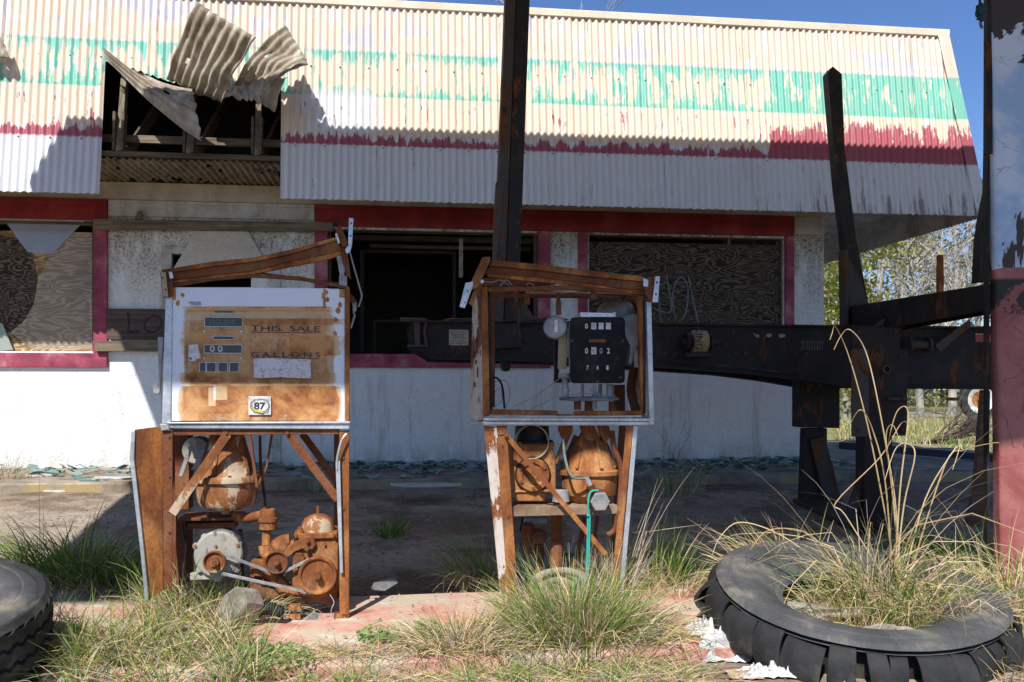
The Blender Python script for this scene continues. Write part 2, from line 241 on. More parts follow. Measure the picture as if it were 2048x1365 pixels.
# ------------------------------------------------------------ mesh building
class MB:
    def __init__(s): s.v = []; s.f = []; s.mi = []
    def add(s, vs, fs, mi=0):
        k = len(s.v); s.v += [Vector(p) for p in vs]; s.f += [tuple(i+k for i in f) for f in fs]; s.mi += [mi]*len(fs); return s
    def box(s, c, sx, sy, sz, rot=None, mi=0):
        M = rot or Matrix.Identity(3); c = Vector(c)
        vs = [c + M @ Vector((a*sx/2, b*sy/2, d*sz/2)) for a in (-1, 1) for b in (-1, 1) for d in (-1, 1)]
        return s.add(vs, [(0, 1, 3, 2), (4, 6, 7, 5), (0, 4, 5, 1), (2, 3, 7, 6), (0, 2, 6, 4), (1, 5, 7, 3)], mi)
    def beam(s, a, b, w_, h_, up=(0, 0, 1), mi=0):
        a, b = Vector(a), Vector(b); dr = (b-a); L = dr.length; dr.normalize(); sd = dr.cross(Vector(up))
        if sd.length < 1e-4: sd = dr.cross(Vector((0, 1, 0)))
        sd.normalize(); u2 = sd.cross(dr); M = Matrix((dr, sd, u2)).transposed(); return s.box((a+b)/2, L, w_, h_, M, mi)
    def tube(s, pts, r, n=8, caps=True, mi=0):
        pts = [Vector(p) for p in pts]; rs = r if isinstance(r, (list, tuple)) else [r]*len(pts); k = len(s.v); prev = None
        for i, p in enumerate(pts):
            t = (pts[min(i+1, len(pts)-1)]-pts[max(i-1, 0)]).normalized()
            if prev is None: a = t.cross(Vector((0, 0, 1)) if abs(t.z) < .9 else Vector((0, 1, 0))).normalized()
            else: a = (prev - t*prev.dot(t)).normalized()
            prev = a; b_ = t.cross(a)
            for j in range(n):
                q = 2*math.pi*j/n; s.v.append(p+(a*math.cos(q)+b_*math.sin(q))*rs[i])
        for i in range(len(pts)-1):
            for j in range(n): s.f.append((k+i*n+j, k+i*n+(j+1) % n, k+(i+1)*n+(j+1) % n, k+(i+1)*n+j)); s.mi.append(mi)
        if caps:
            s.f.append(tuple(k+j for j in range(n))[::-1]); s.mi.append(mi); s.f.append(tuple(k+(len(pts)-1)*n+j for j in range(n))); s.mi.append(mi)
        return s
    def lathe(s, c, axis, prof, n=32, mi=0, wob=None):
        c, ax = Vector(c), Vector(axis).normalized(); a = ax.cross(Vector((0, 0, 1)) if abs(ax.z) < .9 else Vector((1, 0, 0))).normalized(); b_ = ax.cross(a); k = len(s.v); m = len(prof)
        for j in range(n):
            q = 2*math.pi*j/n
            for (r, h) in prof:
                rr = r*(wob(q) if wob else 1); s.v.append(c+ax*h+(a*math.cos(q)+b_*math.sin(q))*rr)
        for j in range(n):
            for i in range(m-1): s.f.append((k+j*m+i, k+((j+1) % n)*m+i, k+((j+1) % n)*m+i+1, k+j*m+i+1)); s.mi.append(mi)
        return s
    def prism(s, poly, off, mi=0):
        n = len(poly); a = [Vector(p) for p in poly]; b_ = [p+Vector(off) for p in a]; k = len(s.v); s.v += a+b_
        fs = [tuple(range(n)), tuple(range(2*n-1, n-1, -1))]+[(i, i+n, (i+1) % n+n, (i+1) % n) for i in range(n)]
        s.f += [tuple(k+i for i in f) for f in fs]; s.mi += [mi]*len(fs); return s
    def blob(s, c, rx, ry, rz, seed=0, amp=.25, n=10, mi=0):
        c = Vector(c); vs = []; fs = []
        for i in range(n+1):
            for j in range(2*n):
                th = math.pi*i/n; ph = math.pi*j/n; p = Vector((math.sin(th)*math.cos(ph), math.sin(th)*math.sin(ph), math.cos(th)))
                k = 1+amp*(mnoise.noise(p*1.7+Vector((seed*3.1, seed, 0)))*1.4+mnoise.noise(p*4.+Vector((seed, 0, seed)))*.5); vs.append(c+Vector((p.x*rx*k, p.y*ry*k, p.z*rz*k)))
        for i in range(n):
            for j in range(2*n): fs.append((i*2*n+j, (i+1)*2*n+j, (i+1)*2*n+(j+1) % (2*n), i*2*n+(j+1) % (2*n)))
        return s.add(vs, fs, mi)

def obj(name, mb, mats, parent=None, bevel=0, smooth=35, center=True, weld=False, subd=0):
    """links a builder as ONE mesh; vertices are authored in world space"""
    mats = mats if isinstance(mats, list) else [mats]; me = bpy.data.meshes.new(name)
    inv = Matrix.Identity(4); p = parent; chain = Matrix.Identity(4)
    while p is not None: chain = p.matrix_basis @ chain; p = p.parent
    inv = chain.inverted(); vs = [inv @ Vector(v) for v in mb.v]
    if center and vs:
        lo = Vector([min(v[i] for v in vs) for i in range(3)]); hi = Vector([max(v[i] for v in vs) for i in range(3)]); o0 = (lo+hi)/2
        if parent is None: o0.z = lo.z
    else: o0 = Vector((0, 0, 0))
    me.from_pydata([v-o0 for v in vs], [], mb.f); me.update()
    for m in mats: me.materials.append(m)
    if len(mats) > 1: me.polygons.foreach_set('material_index', mb.mi)
    o = bpy.data.objects.new(name, me); COL.objects.link(o); o.location = o0
    if parent is not None: o.parent = parent
    b = bmesh.new(); b.from_mesh(me)
    if weld: bmesh.ops.remove_doubles(b, verts=b.verts, dist=.0005)
    if len(b.faces) < 60000: bmesh.ops.recalc_face_normals(b, faces=b.faces)
    b.to_mesh(me); b.free()
    if smooth: me.polygons.foreach_set('use_smooth', [True]*len(me.polygons)); me.set_sharp_from_angle(angle=R(smooth))
    if bevel:
        m = o.modifiers.new('bevel', 'BEVEL'); m.width = bevel; m.segments = 2; m.limit_method = 'ANGLE'; m.angle_limit = R(40)
    return o
def tag(o, label=None, cat=None, group=None, kind=None):
    if label: o['label'] = label
    if cat: o['category'] = cat
    if group: o['group'] = group
    if kind: o['kind'] = kind
    return o
def thing(name, label, cat, loc, rz=0, group=None):
    o = bpy.data.objects.new(name, None); COL.objects.link(o); o.location = loc; o.rotation_euler = (0, 0, rz); o.empty_display_size = .2
    return tag(o, label, cat, group)

class Fr:
    """upright frame turned about z: u to the right, v toward the viewer, z up"""
    def __init__(s, px, Y, yaw):
        s.c, s.s = math.cos(yaw), math.sin(yaw); s.o = Vector(((px-1024)/F*Y, Y, CZ)); s.yaw = yaw
        s.U = Vector((s.c, s.s, 0)); s.V = Vector((s.s, -s.c, 0))
    def w(s, u, v, z): return s.o+s.U*u+s.V*v+Vector((0, 0, z))
    def at(s, px, py, v=0.):
        k = (px-1024)/F; o = s.o; u = (k*(o.y-v*s.c)-v*s.s-o.x)/(s.c-k*s.s); Y = o.y+u*s.s-v*s.c
        return s.w(u, v, (HZ-py)/F*Y)
    def uz(s, px, py, v=0.):
        p = s.at(px, py, v)-s.o; return p.dot(s.U), p.z
    def poly(s, mb, pts, v, t, mi=0): return mb.prism([s.at(x, y, v) for x, y in pts], -s.V*t, mi)
    def rect(s, mb, x0, y0, x1, y1, v, t, mi=0):
        u0, z0 = s.uz(x0, y1, v); u1, z1 = s.uz(x1, y0, v); _, z2 = s.uz((x0+x1)/2, y0, v); _, z3 = s.uz((x0+x1)/2, y1, v)
        return mb.prism([s.w(u0, v, z3), s.w(u1, v, z3), s.w(u1, v, z2), s.w(u0, v, z2)], -s.V*t, mi)
    def bar(s, mb, a, b, wpx, v, t, mi=0):
        ax, ay = a; bx, by = b; L = math.hypot(bx-ax, by-ay); nx, ny = -(by-ay)/L*wpx/2, (bx-ax)/L*wpx/2
        return s.poly(mb, [(ax+nx, ay+ny), (bx+nx, by+ny), (bx-nx, by-ny), (ax-nx, ay-ny)], v, t, mi)
    def sheet(s, mb, pts, t=.006, mi=0): return mb.prism([s.at(x, y, v) for x, y, v in pts], -s.V*t, mi)
    def disc(s, mb, px, py, prof, v=0., n=32, mi=0):       # prof: (radius px, v offset m)
        c = s.at(px, py, v); k = c.y/F; return mb.lathe(c, s.V, [(r*k, h) for r, h in prof], n, mi)
    def turn(s, mb, px, prof, v=0., n=32, sq=None, mi=0):  # vertical axis, prof: (row px, half width px)
        c0 = s.at(px, prof[0][0], v); k = c0.y/F; z0 = c0.z; zs = [s.at(px, y, v).z-z0 for y, _ in prof]
        return mb.lathe(c0, (0, 0, 1), [(r*k, z) for (y, r), z in zip(prof, zs)], n, mi, sq)
    def path(s, mb, pts, rpx, n=8, mi=0):
        P = [s.at(x, y, v) for x, y, v in pts]; return mb.tube(smoothp(P), rpx*P[0].y/F, n, True, mi)
def smoothp(P, k=4):
    if len(P) < 3: return P
    out = []
    for i in range(len(P)-1):
        p0, p1, p2, p3 = P[max(i-1, 0)], P[i], P[i+1], P[min(i+2, len(P)-1)]
        for j in range(k):
            t = j/k; out.append(.5*((2*p1)+(p2-p0)*t+(2*p0-5*p1+4*p2-p3)*t*t+(3*p1-p0-3*p2+p3)*t**3))
    return out+[P[-1]]
def at(px, py, Y): return Vector(((px-1024)/F*Y, Y, CZ+(HZ-py)/F*Y))

def text(name, body, fr, px0, py0, px1, py1, v, mat, parent, bold=0, thick=.0006, shear=0, fitw=True, rot=0):
    cu = bpy.data.curves.new('t', 'FONT'); cu.body = body; cu.size = 1; cu.offset = bold; cu.shear = shear; t = bpy.data.objects.new('t', cu); COL.objects.link(t)
    bpy.context.view_layer.update(); me = bpy.data.meshes.new_from_object(t.evaluated_get(bpy.context.evaluated_depsgraph_get()))
    P = [v_.co.copy() for v_ in me.vertices]; fs = [tuple(p.vertices) for p in me.polygons]; bpy.data.objects.remove(t); bpy.data.curves.remove(cu); bpy.data.meshes.remove(me)
    if rot: P = [Matrix.Rotation(rot, 3, 'Z') @ p for p in P]
    x0 = min(p.x for p in P); x1 = max(p.x for p in P); y0 = min(p.y for p in P); y1 = max(p.y for p in P)
    u0, z0 = fr.uz(px0, py1, v); u1, z1 = fr.uz(px1, py0, v); k = (z1-z0)/(y1-y0); kx = (u1-u0)/(x1-x0) if fitw else k
    mb = MB(); mb.add([fr.w(u0+(p.x-x0)*kx, v, z0+(p.y-y0)*k) for p in P], fs)
    return obj(name, mb, mat, parent, smooth=0)

def gz(X, Y):                                # yard ground height
    v = (9.35-Y)*.9923+X*.1236; t = min(max((4.35-v)/2.75, 0), 1); t = t*t*(3-2*t)*.35+t*.65
    return .085*(1-t)*min(max((v-5.6)/.5,0),1)+.264*t
exec_sections = []
# ============================================================ SETTING
def struct(o): return tag(o, kind='structure')
def build_ground():
    mb = MB(); xs = np.concatenate([[-300, -120, -60, -30, -18], np.arange(-12, 12.1, .2), [18, 30, 60, 120, 300]]); ys = np.concatenate([[-30, -8, -2], np.arange(0, 16, .2), [18, 22, 28, 40, 70, 150, 400]])
    vs = []
    for y in ys:
        for x in xs:
            n = mnoise.noise(Vector((x*.9, y*.9, 0)))*.018+mnoise.noise(Vector((x*4, y*4, 3)))*.008
            vs.append((x, y, gz(x, y)+(n if abs(x) < 13 and y < 16 else 0)))
    nx = len(xs); mb.add(vs, [(j*nx+i, j*nx+i+1, (j+1)*nx+i+1, (j+1)*nx+i) for j in range(len(ys)-1) for i in range(nx-1)])
    struct(obj('ground', mb, MT['ground'], center=False, smooth=60))
build_ground()
BF = Fr(1024, 9.35, R(7.1))                  # frame of the building front
WB = -.78                                    # wall base, relative to eye height
ISF = Fr(1024, 4.05, R(8))                  # pump island frame
def build_island():
    a = ISF; mb = MB(); zt = .12-CZ; zb = -.06-CZ
    us = np.arange(-4.2, 3.61, .1); n = len(us); vs = []; fs = []
    for u in us:
        j = mnoise.noise(Vector((u*2, 0, 0)))*.03; k = mnoise.noise(Vector((u*2, 9, 0)))*.025
        for v, z in ((.62+j, zb), (.62+j, zt-.02), (.59+j, zt), (-.42+k, zt), (-.44+k, zt-.015), (-.44+k, zb)): vs.append(a.w(u, v, z))
    for i in range(n-1):
        for q in range(5): fs.append((i*6+q, (i+1)*6+q, (i+1)*6+q+1, i*6+q+1))
    mb.add(vs, fs+[tuple(range(6)), tuple((n-1)*6+q for q in range(6))]); struct(obj('pump_island', mb, MT['island'], center=False))
build_island()
def build_walk():
    a = BF; mb = MB(); zt = WB; 
    a_ = [(-9, -.0), (5.6, -.0)]
    us = np.arange(-9, 6.01, .15); vs = []; fs = []
    for u in us:
        j = mnoise.noise(Vector((u*1.7, 0, 4)))*.02; wv = 1.50
        if u < -1.9: j += -.25*abs(mnoise.noise(Vector((u*2.3, 1, 4))))
        for v, z in ((wv+j, zt-.16), (wv+j, zt-.012), (wv-.02+j, zt), (-3.5, zt), (-3.5, zt-.16)): vs.append(a.w(u, v, z))
    n = len(us)
    for i in range(n-1):
        for q in range(4): fs.append((i*5+q, (i+1)*5+q, (i+1)*5+q+1, i*5+q+1))
    fs += [tuple(range(5)), tuple((n-1)*5+q for q in range(5))]; mb.add(vs, fs)
    struct(obj('walkway', mb, MT['walk'], center=False, smooth=30))
build_walk()
def build_road():
    mb = MB(); mb.add([(5, 27, .275), (60, 24, .275), (60, 29.5, .275), (5, 33, .275)], [(0, 1, 2, 3)])
    struct(obj('dirt_road', mb, mottled('pale_dirt', (.36, .30, .23), (.48, .42, .34), None, 1.2, .95, .3, .02)))
build_road()

# ============================================================ BUILDING
bld = thing('gas_station', 'abandoned white stucco filling station with a torn, striped corrugated metal mansard', 'building', BF.w(0, 0, WB), BF.yaw)
def grid_wall(mb, us, zs, holes, v0, v1):
    """slab between planes v0 (front) and v1 with rectangular openings"""
    us = sorted(set(us+[h[0] for h in holes]+[h[1] for h in holes])); zs = sorted(set(zs+[h[2] for h in holes]+[h[3] for h in holes]))
    def solid(i, j):
        if i < 0 or j < 0 or i >= len(us)-1 or j >= len(zs)-1: return False
        cu, cz = (us[i]+us[i+1])/2, (zs[j]+zs[j+1])/2; return not any(h[0] < cu < h[1] and h[2] < cz < h[3] for h in holes)
    W = BF.w
    for i in range(len(us)-1):
        for j in range(len(zs)-1):
            if not solid(i, j): continue
            a, b, c, d_ = us[i], us[i+1], zs[j], zs[j+1]
            mb.add([W(a, v0, c), W(b, v0, c), W(b, v0, d_), W(a, v0, d_)], [(0, 1, 2, 3)]); mb.add([W(a, v1, c), W(b, v1, c), W(b, v1, d_), W(a, v1, d_)], [(3, 2, 1, 0)])
            if not solid(i-1, j): mb.add([W(a, v0, c), W(a, v0, d_), W(a, v1, d_), W(a, v1, c)], [(0, 1, 2, 3)])
            if not solid(i+1, j): mb.add([W(b, v0, c), W(b, v0, d_), W(b, v1, d_), W(b, v1, c)], [(3, 2, 1, 0)])
            if not solid(i, j-1): mb.add([W(a, v0, c), W(b, v0, c), W(b, v1, c), W(a, v1, c)], [(0, 1, 2, 3)])
            if not solid(i, j+1): mb.add([W(a, v0, d_), W(b, v0, d_), W(b, v1, d_), W(a, v1, d_)], [(3, 2, 1, 0)])
U = lambda px, v=0: BF.uz(px, HZ, v)[0]
def Zp(px, py, v=0): return BF.uz(px, py, v)[1]
zs_sill = Zp(700, 708); z_wtop = Zp(850, 462); ZS = 2.04
HOLES = [(-7.2, U(190), Zp(100, 703), Zp(100, 440)), (U(336), U(550), WB-.01, Zp(440, 508)), (U(652), U(1078), zs_sill, z_wtop), (U(1178), U(1566), zs_sill, z_wtop)]
UR = U(1648)
mb = MB(); grid_wall(mb, [-8.5, UR], [WB-.05, ZS-.01], HOLES, 0, -.18)
obj('wall', mb, MT['stucco'], bld, center=False, weld=True)
def bbox(mb, u0, u1, v0, v1, z0, z1, mi=0): return mb.prism([BF.w(u0, v0, z0), BF.w(u1, v0, z0), BF.w(u1, v0, z1), BF.w(u0, v0, z1)], -BF.V*(v0-v1), mi)
mb = MB(); bbox(mb, UR-.18, UR, -.181, -6, WB-.05, ZS-.01); obj('wall', mb, MT['stucco'], bld, center=False)
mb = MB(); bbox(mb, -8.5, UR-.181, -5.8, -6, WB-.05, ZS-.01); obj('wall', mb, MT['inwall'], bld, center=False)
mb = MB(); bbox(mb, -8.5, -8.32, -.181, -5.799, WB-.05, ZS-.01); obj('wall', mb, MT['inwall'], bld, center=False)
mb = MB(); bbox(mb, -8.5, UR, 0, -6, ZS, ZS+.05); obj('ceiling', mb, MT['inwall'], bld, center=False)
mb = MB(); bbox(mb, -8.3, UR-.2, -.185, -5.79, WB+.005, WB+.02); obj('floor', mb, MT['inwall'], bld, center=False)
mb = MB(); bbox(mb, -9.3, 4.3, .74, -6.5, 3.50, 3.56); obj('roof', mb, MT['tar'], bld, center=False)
mb = MB(); bbox(mb, -9.3, UR, -.5, -.56, ZS+.051, 3.49); obj('attic_shade_panel', mb, MT['dark'], bld, center=False)  # back panel of the attic, its shade put into the dark colour
# mansard sheets, real corrugation
PIT = .0655; VB, ZB, VT, ZT = 1.03, 1.70, .77, 3.60; UE = 4.60
def corr(u): return .0118*math.cos(2*math.pi*u/PIT)
def sheetcol(mb, us, botf, topf=lambda u: 1., rows=6, front=True, hemi=0):
    """corrugated sheet: s 0..1 from bottom to top of the slope"""
    vs = []; fs = []; n = len(us)
    for u in us:
        s0, s1 = botf(u), topf(u)
        for r in range(rows+1):
            s = s0+(s1-s0)*r/rows; v = VB+(VT-VB)*s+corr(u)+mnoise.noise(Vector((u*1.1, s*2.5, hemi)))*.012; vs.append((u, v, ZB+(ZT-ZB)*s))
    P = [BF.w(*p) for p in vs]
    for i in range(n-1):
        for r in range(rows): fs.append((i*(rows+1)+r, (i+1)*(rows+1)+r, (i+1)*(rows+1)+r+1, i*(rows+1)+r+1))
    mb.add(P, fs)
def SOL(o, t=.0012, off=-1):
    m = o.modifiers.new('thick', 'SOLIDIFY'); m.thickness = t; m.offset = off
def sz(py, px):                               # pixel row on the slope -> s
    lo, hi = 0, 1
    for _ in range(25):
        s = (lo+hi)/2; v = VB+(VT-VB)*s
        y = BF.uz(px, py, v)[1]
        if ZB+(ZT-ZB)*s < y: lo = s
        else: hi = s
    return (lo+hi)/2
uL = U(200, 1.0); uR = U(556, 1.0)
holetop = [(205, 122), (235, 128), (300, 150), (345, 165), (400, 175), (440, 200), (470, 190), (520, 175), (575, 172)]
ht = [(U(x, .85), sz(y, x)) for x, y in holetop]
def hole_s(u):
    if u < ht[0][0] or u > ht[-1][0]: return 0.
    return float(np.interp(u, [a for a, b in ht], [b for a, b in ht]))+.012*mnoise.noise(Vector((u*30, 0, 0)))
def jag(u, k): return .006*mnoise.noise(Vector((u*25, k, 0)))
cols = lambda a, b: list(np.arange(a, b, PIT/8))+[b]
panels = []
edges = [-9.2]+[uL-k*.66 for k in (6, 5, 4, 3, 2, 1, 0)]; 
def panel(a, b, f, k, tf=lambda u: 1.):
    mb = MB(); sheetcol(mb, cols(a, b), f, tf, hemi=k); 
    return obj('corrugated_sheet', mb, MT['mansard'], bld, center=False, smooth=60)
e = uL; k = 0
while e > -9.0: panel(e-.86 if e-.86 > -9 else -9.2, e-.001, lambda u: jag(u, 3), k); e -= .86; k += 1
panel(uL, U(590, .9), lambda u: hole_s(u) if u < uR+.02 else jag(u, 5), 20)
e = U(590, .9)+.001; 
while e < UE-.1: panel(e, min(e+.86, UE), lambda u: jag(u, 7), k+3*e, lambda u: min(1., max((UE-.006-u)/.26, .0)) if u > UE-.262 else 1.); e += .861
# side slope going back, seen from beneath
mb = MB(); vs = []; 
cs = cols(-6.5, VB)
for v in cs:
    c_ = corr(v)
    for s in (0, .5, 1): vs.append(BF.w(UE-.26*s*1+c_, min(v, VB-.26*s-.02), ZB+(ZT-ZB)*s))
mb.add(vs, [(i*3+r, (i+1)*3+r, (i+1)*3+r+1, i*3+r+1) for i in range(len(cs)-1) for r in (0, 1)]); obj('side_sheet', mb, MT['sidesheet'], bld, center=False, smooth=60)
# hip trim and top flashing
mb = MB(); mb.prism([BF.w(UE-.11, VB+.022, ZB-.01), BF.w(UE+.014, VB+.022, ZB-.01), BF.w(UE-.246, VT+.022, ZT), BF.w(UE-.37, VT+.022, ZT)], -BF.V*.004)
obj('hip_trim', mb, MT['mansard'], bld, center=False)
mb = MB(); bbox(mb, -9.3, UE-.235, VT+.028, VT-.30, ZT-.045, ZT+.03); obj('flashing', mb, MT['creamflash'], bld, bevel=.008)
mb = MB(); 
for s, du in ((.66, 1), (.26, 0)):
    u = -8.9+.1*du
    while u < UE-.3:
        if not (uL < u < uR and s < hole_s(u)):
            v = VB+(VT-VB)*s+.012; c = BF.w(round(u/PIT)*PIT, v, ZB+(ZT-ZB)*s); mb.lathe(c, BF.V, [(0, .006), (.005, .005), (.007, 0), (.007, -.008)], 8)
        u += PIT*4
SCREWS = mb
# soffits
def soff(u0, u1, v0, v1, along, z, rag=False):
    mb = MB(); vs = []
    a = cols(u0, u1) if along == 'v' else cols(v0, v1); m = 14
    for p in a:
        for r in range(m+1):
            if along == 'v': u, v = p, v0+(v1-v0)*r/m; 
            else: u, v = u0+(u1-u0)*r/m, p
            vs.append(BF.w(u, v, z+corr(p)+mnoise.noise(Vector((u*2, v*2, 1)))*.015))
    fs = []
    for i in range(len(a)-1):
        for r in range(m):
            if rag:
                c = vs[i*(m+1)+r]
                if mnoise.noise(Vector((c.x*7, c.y*3, 5)))+.45*mnoise.noise(Vector((c.x*22, c.y*16, 2))) > .46: continue
            fs.append((i*(m+1)+r, (i+1)*(m+1)+r, (i+1)*(m+1)+r+1, i*(m+1)+r+1))
    mb.add(vs, fs); return mb
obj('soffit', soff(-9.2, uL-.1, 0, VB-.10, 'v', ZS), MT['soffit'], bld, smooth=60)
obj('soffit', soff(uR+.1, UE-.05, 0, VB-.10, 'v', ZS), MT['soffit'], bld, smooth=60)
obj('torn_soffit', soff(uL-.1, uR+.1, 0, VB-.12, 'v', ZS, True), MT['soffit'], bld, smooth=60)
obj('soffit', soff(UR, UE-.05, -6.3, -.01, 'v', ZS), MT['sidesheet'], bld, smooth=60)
# sun-blocking board, then the framing seen through the hole
mb = MB(); bbox(mb, -9, UE-.6, .55, .001, ZS+.030, ZS+.044); obj('sun_block_board', mb, MT['joist'], bld, center=False)  # added to stop sun falling through the torn soffit onto the frieze
mb = MB(); bbox(mb, -9, UE-.25, VB-.10, VB-.14, ZS+.02, ZS+.065); obj('sill_plate', mb, MT['joist'], bld, bevel=.003)
mb = MB(); bbox(mb, -9, UE-.3, VB-.32, VB-.36, ZS+.20, ZS+.27); obj('joist', mb, MT['plank'], bld, bevel=.003)
mb = MB(); bbox(mb, -9, UE-.3, VB-.45, VB-.5, ZS+.052, ZS+.13); obj('joist', mb, MT['joist'], bld, bevel=.003)
mb = MB(); bbox(mb, -9, UE-.3, VB-.24, VB-.28, ZS+.9, ZS+.99); obj('joist', mb, MT['joist'], bld, bevel=.003)
for px in (-60, 238, 378, 514, 660):
    u = U(px, .9); mb = MB(); mb.prism([BF.w(u-.025, VB-.10, ZS+.066), BF.w(u+.025, VB-.10, ZS+.066), BF.w(u+.025, VT-.12, ZT-.3), BF.w(u-.025, VT-.12, ZT-.3)], -BF.V*.09); obj('stud', mb, MT['stud'], bld, bevel=.003)
    for sgn in (-1, 1):
        mb = MB(); mb.prism([BF.w(u+sgn*.026, VB-.085, ZS+.07), BF.w(u+sgn*.045, VB-.08, ZS+.07), BF.w(u+sgn*.05, VB-.115, ZS+.42), BF.w(u+sgn*.027, VB-.115, ZS+.42)], -BF.V*.10); obj('splice_board', mb, MT['joist'], bld)
    mb = MB(); mb.beam(BF.w(u+.02, VB-.35, ZS+.12), BF.w(u+.25, -.3, ZS+1.2), .04, .09); obj('rafter', mb, MT['joist'], bld)
# peeled sheets
def corr_patch(P, ribs, amp=.010, bow=(0, 0), N=64, Mn=14, curl=None, rag=0, seed=0, outward=None):
    """P: corners p00,p10,p11,p01 ; ribs across s, running along t"""
    p00, p10, p11, p01 = [Vector(p) for p in P]; mb = MB(); vs = []; nrm0 = ((p10-p00).cross(p01-p00)).normalized()
    if nrm0.dot(BF.V) < 0: nrm0 = -nrm0
    for i in range(N+1):
        s = i/N
        for j in range(Mn+1):
            jr = rag*mnoise.noise(Vector((s*9, seed, 0))) if j == Mn else 0
            t = j/Mn*(1+jr); a = p00.lerp(p10, s); b = p01.lerp(p11, s); p = a.lerp(b, t)
            p = p+nrm0*(amp*math.cos(2*math.pi*s*ribs)+bow[0]*4*s*(1-s)+bow[1]*4*t*(1-t)+.02*mnoise.noise(Vector((s*2, t*3, seed)))+.05*abs(mnoise.noise(Vector((s*1.3+t*2.4, t*1.1-s, seed+3)))))
            vs.append(p)
    fs = [(i*(Mn+1)+j, (i+1)*(Mn+1)+j, (i+1)*(Mn+1)+j+1, i*(Mn+1)+j+1) for i in range(N) for j in range(Mn)
          if not (mnoise.noise(Vector((i/N*7, j/Mn*7, seed+5))) > .66)]
    mb.add(vs, fs); return mb
A = BF.at
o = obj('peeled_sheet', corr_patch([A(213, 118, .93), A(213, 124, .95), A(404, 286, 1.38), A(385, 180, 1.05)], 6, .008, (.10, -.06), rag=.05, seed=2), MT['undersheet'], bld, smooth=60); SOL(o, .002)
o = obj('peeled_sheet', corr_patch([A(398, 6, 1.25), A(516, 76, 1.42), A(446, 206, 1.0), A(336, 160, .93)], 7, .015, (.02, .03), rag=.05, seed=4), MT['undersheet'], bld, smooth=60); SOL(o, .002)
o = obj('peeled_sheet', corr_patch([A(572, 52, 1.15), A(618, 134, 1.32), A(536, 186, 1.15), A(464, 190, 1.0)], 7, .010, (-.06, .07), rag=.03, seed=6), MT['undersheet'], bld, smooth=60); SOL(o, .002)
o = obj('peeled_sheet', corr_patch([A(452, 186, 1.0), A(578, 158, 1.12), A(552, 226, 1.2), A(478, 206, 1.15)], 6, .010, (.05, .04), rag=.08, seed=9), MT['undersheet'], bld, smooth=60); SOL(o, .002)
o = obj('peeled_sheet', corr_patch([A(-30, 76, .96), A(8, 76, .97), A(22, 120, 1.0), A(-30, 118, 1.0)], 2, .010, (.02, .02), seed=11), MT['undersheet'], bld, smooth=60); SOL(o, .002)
mb = MB(); mb.tube(smoothp([BF.w(UE-1.5, VB-.2, ZS-.02), BF.w(UE-1.25, VB-.2, ZS-.2), BF.w(UE-.9, VB-.25, ZS-.27), BF.w(UE-.4, VB-.35, ZS-.10), BF.w(UE-.2, VB-.4, ZS-.02)], 6), .005, 6); obj('sagging_cable', mb, MT['blackt'], bld)
# beam board under the soffit, headers
mb = MB(); bbox(mb, -8.5, UR+.02, .035, .001, Zp(400, 404)-.005, ZS-.012); obj('frieze_board', mb, MT['cream'], bld, bevel=.004)
zh0 = Zp(400, 404)-.006
def wb(name, px0, px1, z0, z1, v, t, mat, **k):
    mb = MB(); bbox(mb, U(px0, v), U(px1, v), v, v-t, z0, z1); return obj(name, mb, MT[mat], bld, bevel=.004, **k)
wb('header_board', 216, 629, Zp(440, 438), zh0-.002, .030, .029, 'whitewood')
wb('header_lip', 216, 629, zh0-.035, zh0-.003, .048, .017, 'whitewood')
zh = zh0-.003; z_hb = Zp(850, 458)
mb = MB(); bbox(mb, -7.2, U(214, .04), .045, .001, Zp(100, 440), zh); obj('header_board', mb, MT['red'], bld, bevel=.004)
mb = MB(); bbox(mb, U(630, .04), U(1588, .04), .045, .001, z_hb, zh); obj('header_board', mb, MT['red'], bld, bevel=.004)
mb = MB(); bbox(mb, U(630, .06), U(1588, .06), .065, .046, zh-.05, zh); obj('header_lip', mb, MT['red'], bld, bevel=.004)
mb = MB(); bbox(mb, -7.2, U(214, .06), .065, .046, zh-.05, zh); obj('header_lip', mb, MT['red'], bld, bevel=.004)
wb('corner_cap', 1589, 1649, Zp(1600, 470), zh0-.002, .030, .029, 'whitewood')
# windows
def window(px0, px1, z0, z1, jamb, mats='magenta'):
    w_ = thing_child('window', bld); j = jamb
    mb = MB(); bbox(mb, px0, px0+j, .035, -.06, z0, z1); bbox(mb, px1-j, px1, .035, -.06, z0, z1); bbox(mb, px0, px1, .04, -.06, z0-.14, z0-.001)
    obj('frame', mb, MT[mats], w_, bevel=.004); 
    mb = MB(); i0, i1 = px0+j+.001, px1-j-.001
    bbox(mb, i0, i0+.03, -.03, -.10, z0+.001, z1-.001); bbox(mb, i1-.03, i1, -.03, -.10, z0+.001, z1-.001); bbox(mb, i0+.031, i1-.031, -.03, -.10, z1-.03, z1-.001)
    obj('sash', mb, MT['joist'], w_, bevel=.003); return w_, i0, i1
def thing_child(name, parent):
    o = bpy.data.objects.new(name, None); COL.objects.link(o); o.parent = parent; return o
wl, a0, a1 = window(-7.25, U(214, .035), Zp(100, 706, .03), Zp(100, 441, .03), .13)
wm, b0, b1 = window(U(629, .035), U(1101, .035), zs_sill, z_hb-.001, .13)
wr, c0, c1 = window(U(1157, .035), U(1589, .035), zs_sill, z_hb-.001, .10)
mb = MB(); bbox(mb, -5.9, a1-.031, -.055, -.067, Zp(100, 704), Zp(100, 462)); obj('plywood_board', mb, MT['plyL'], wl)
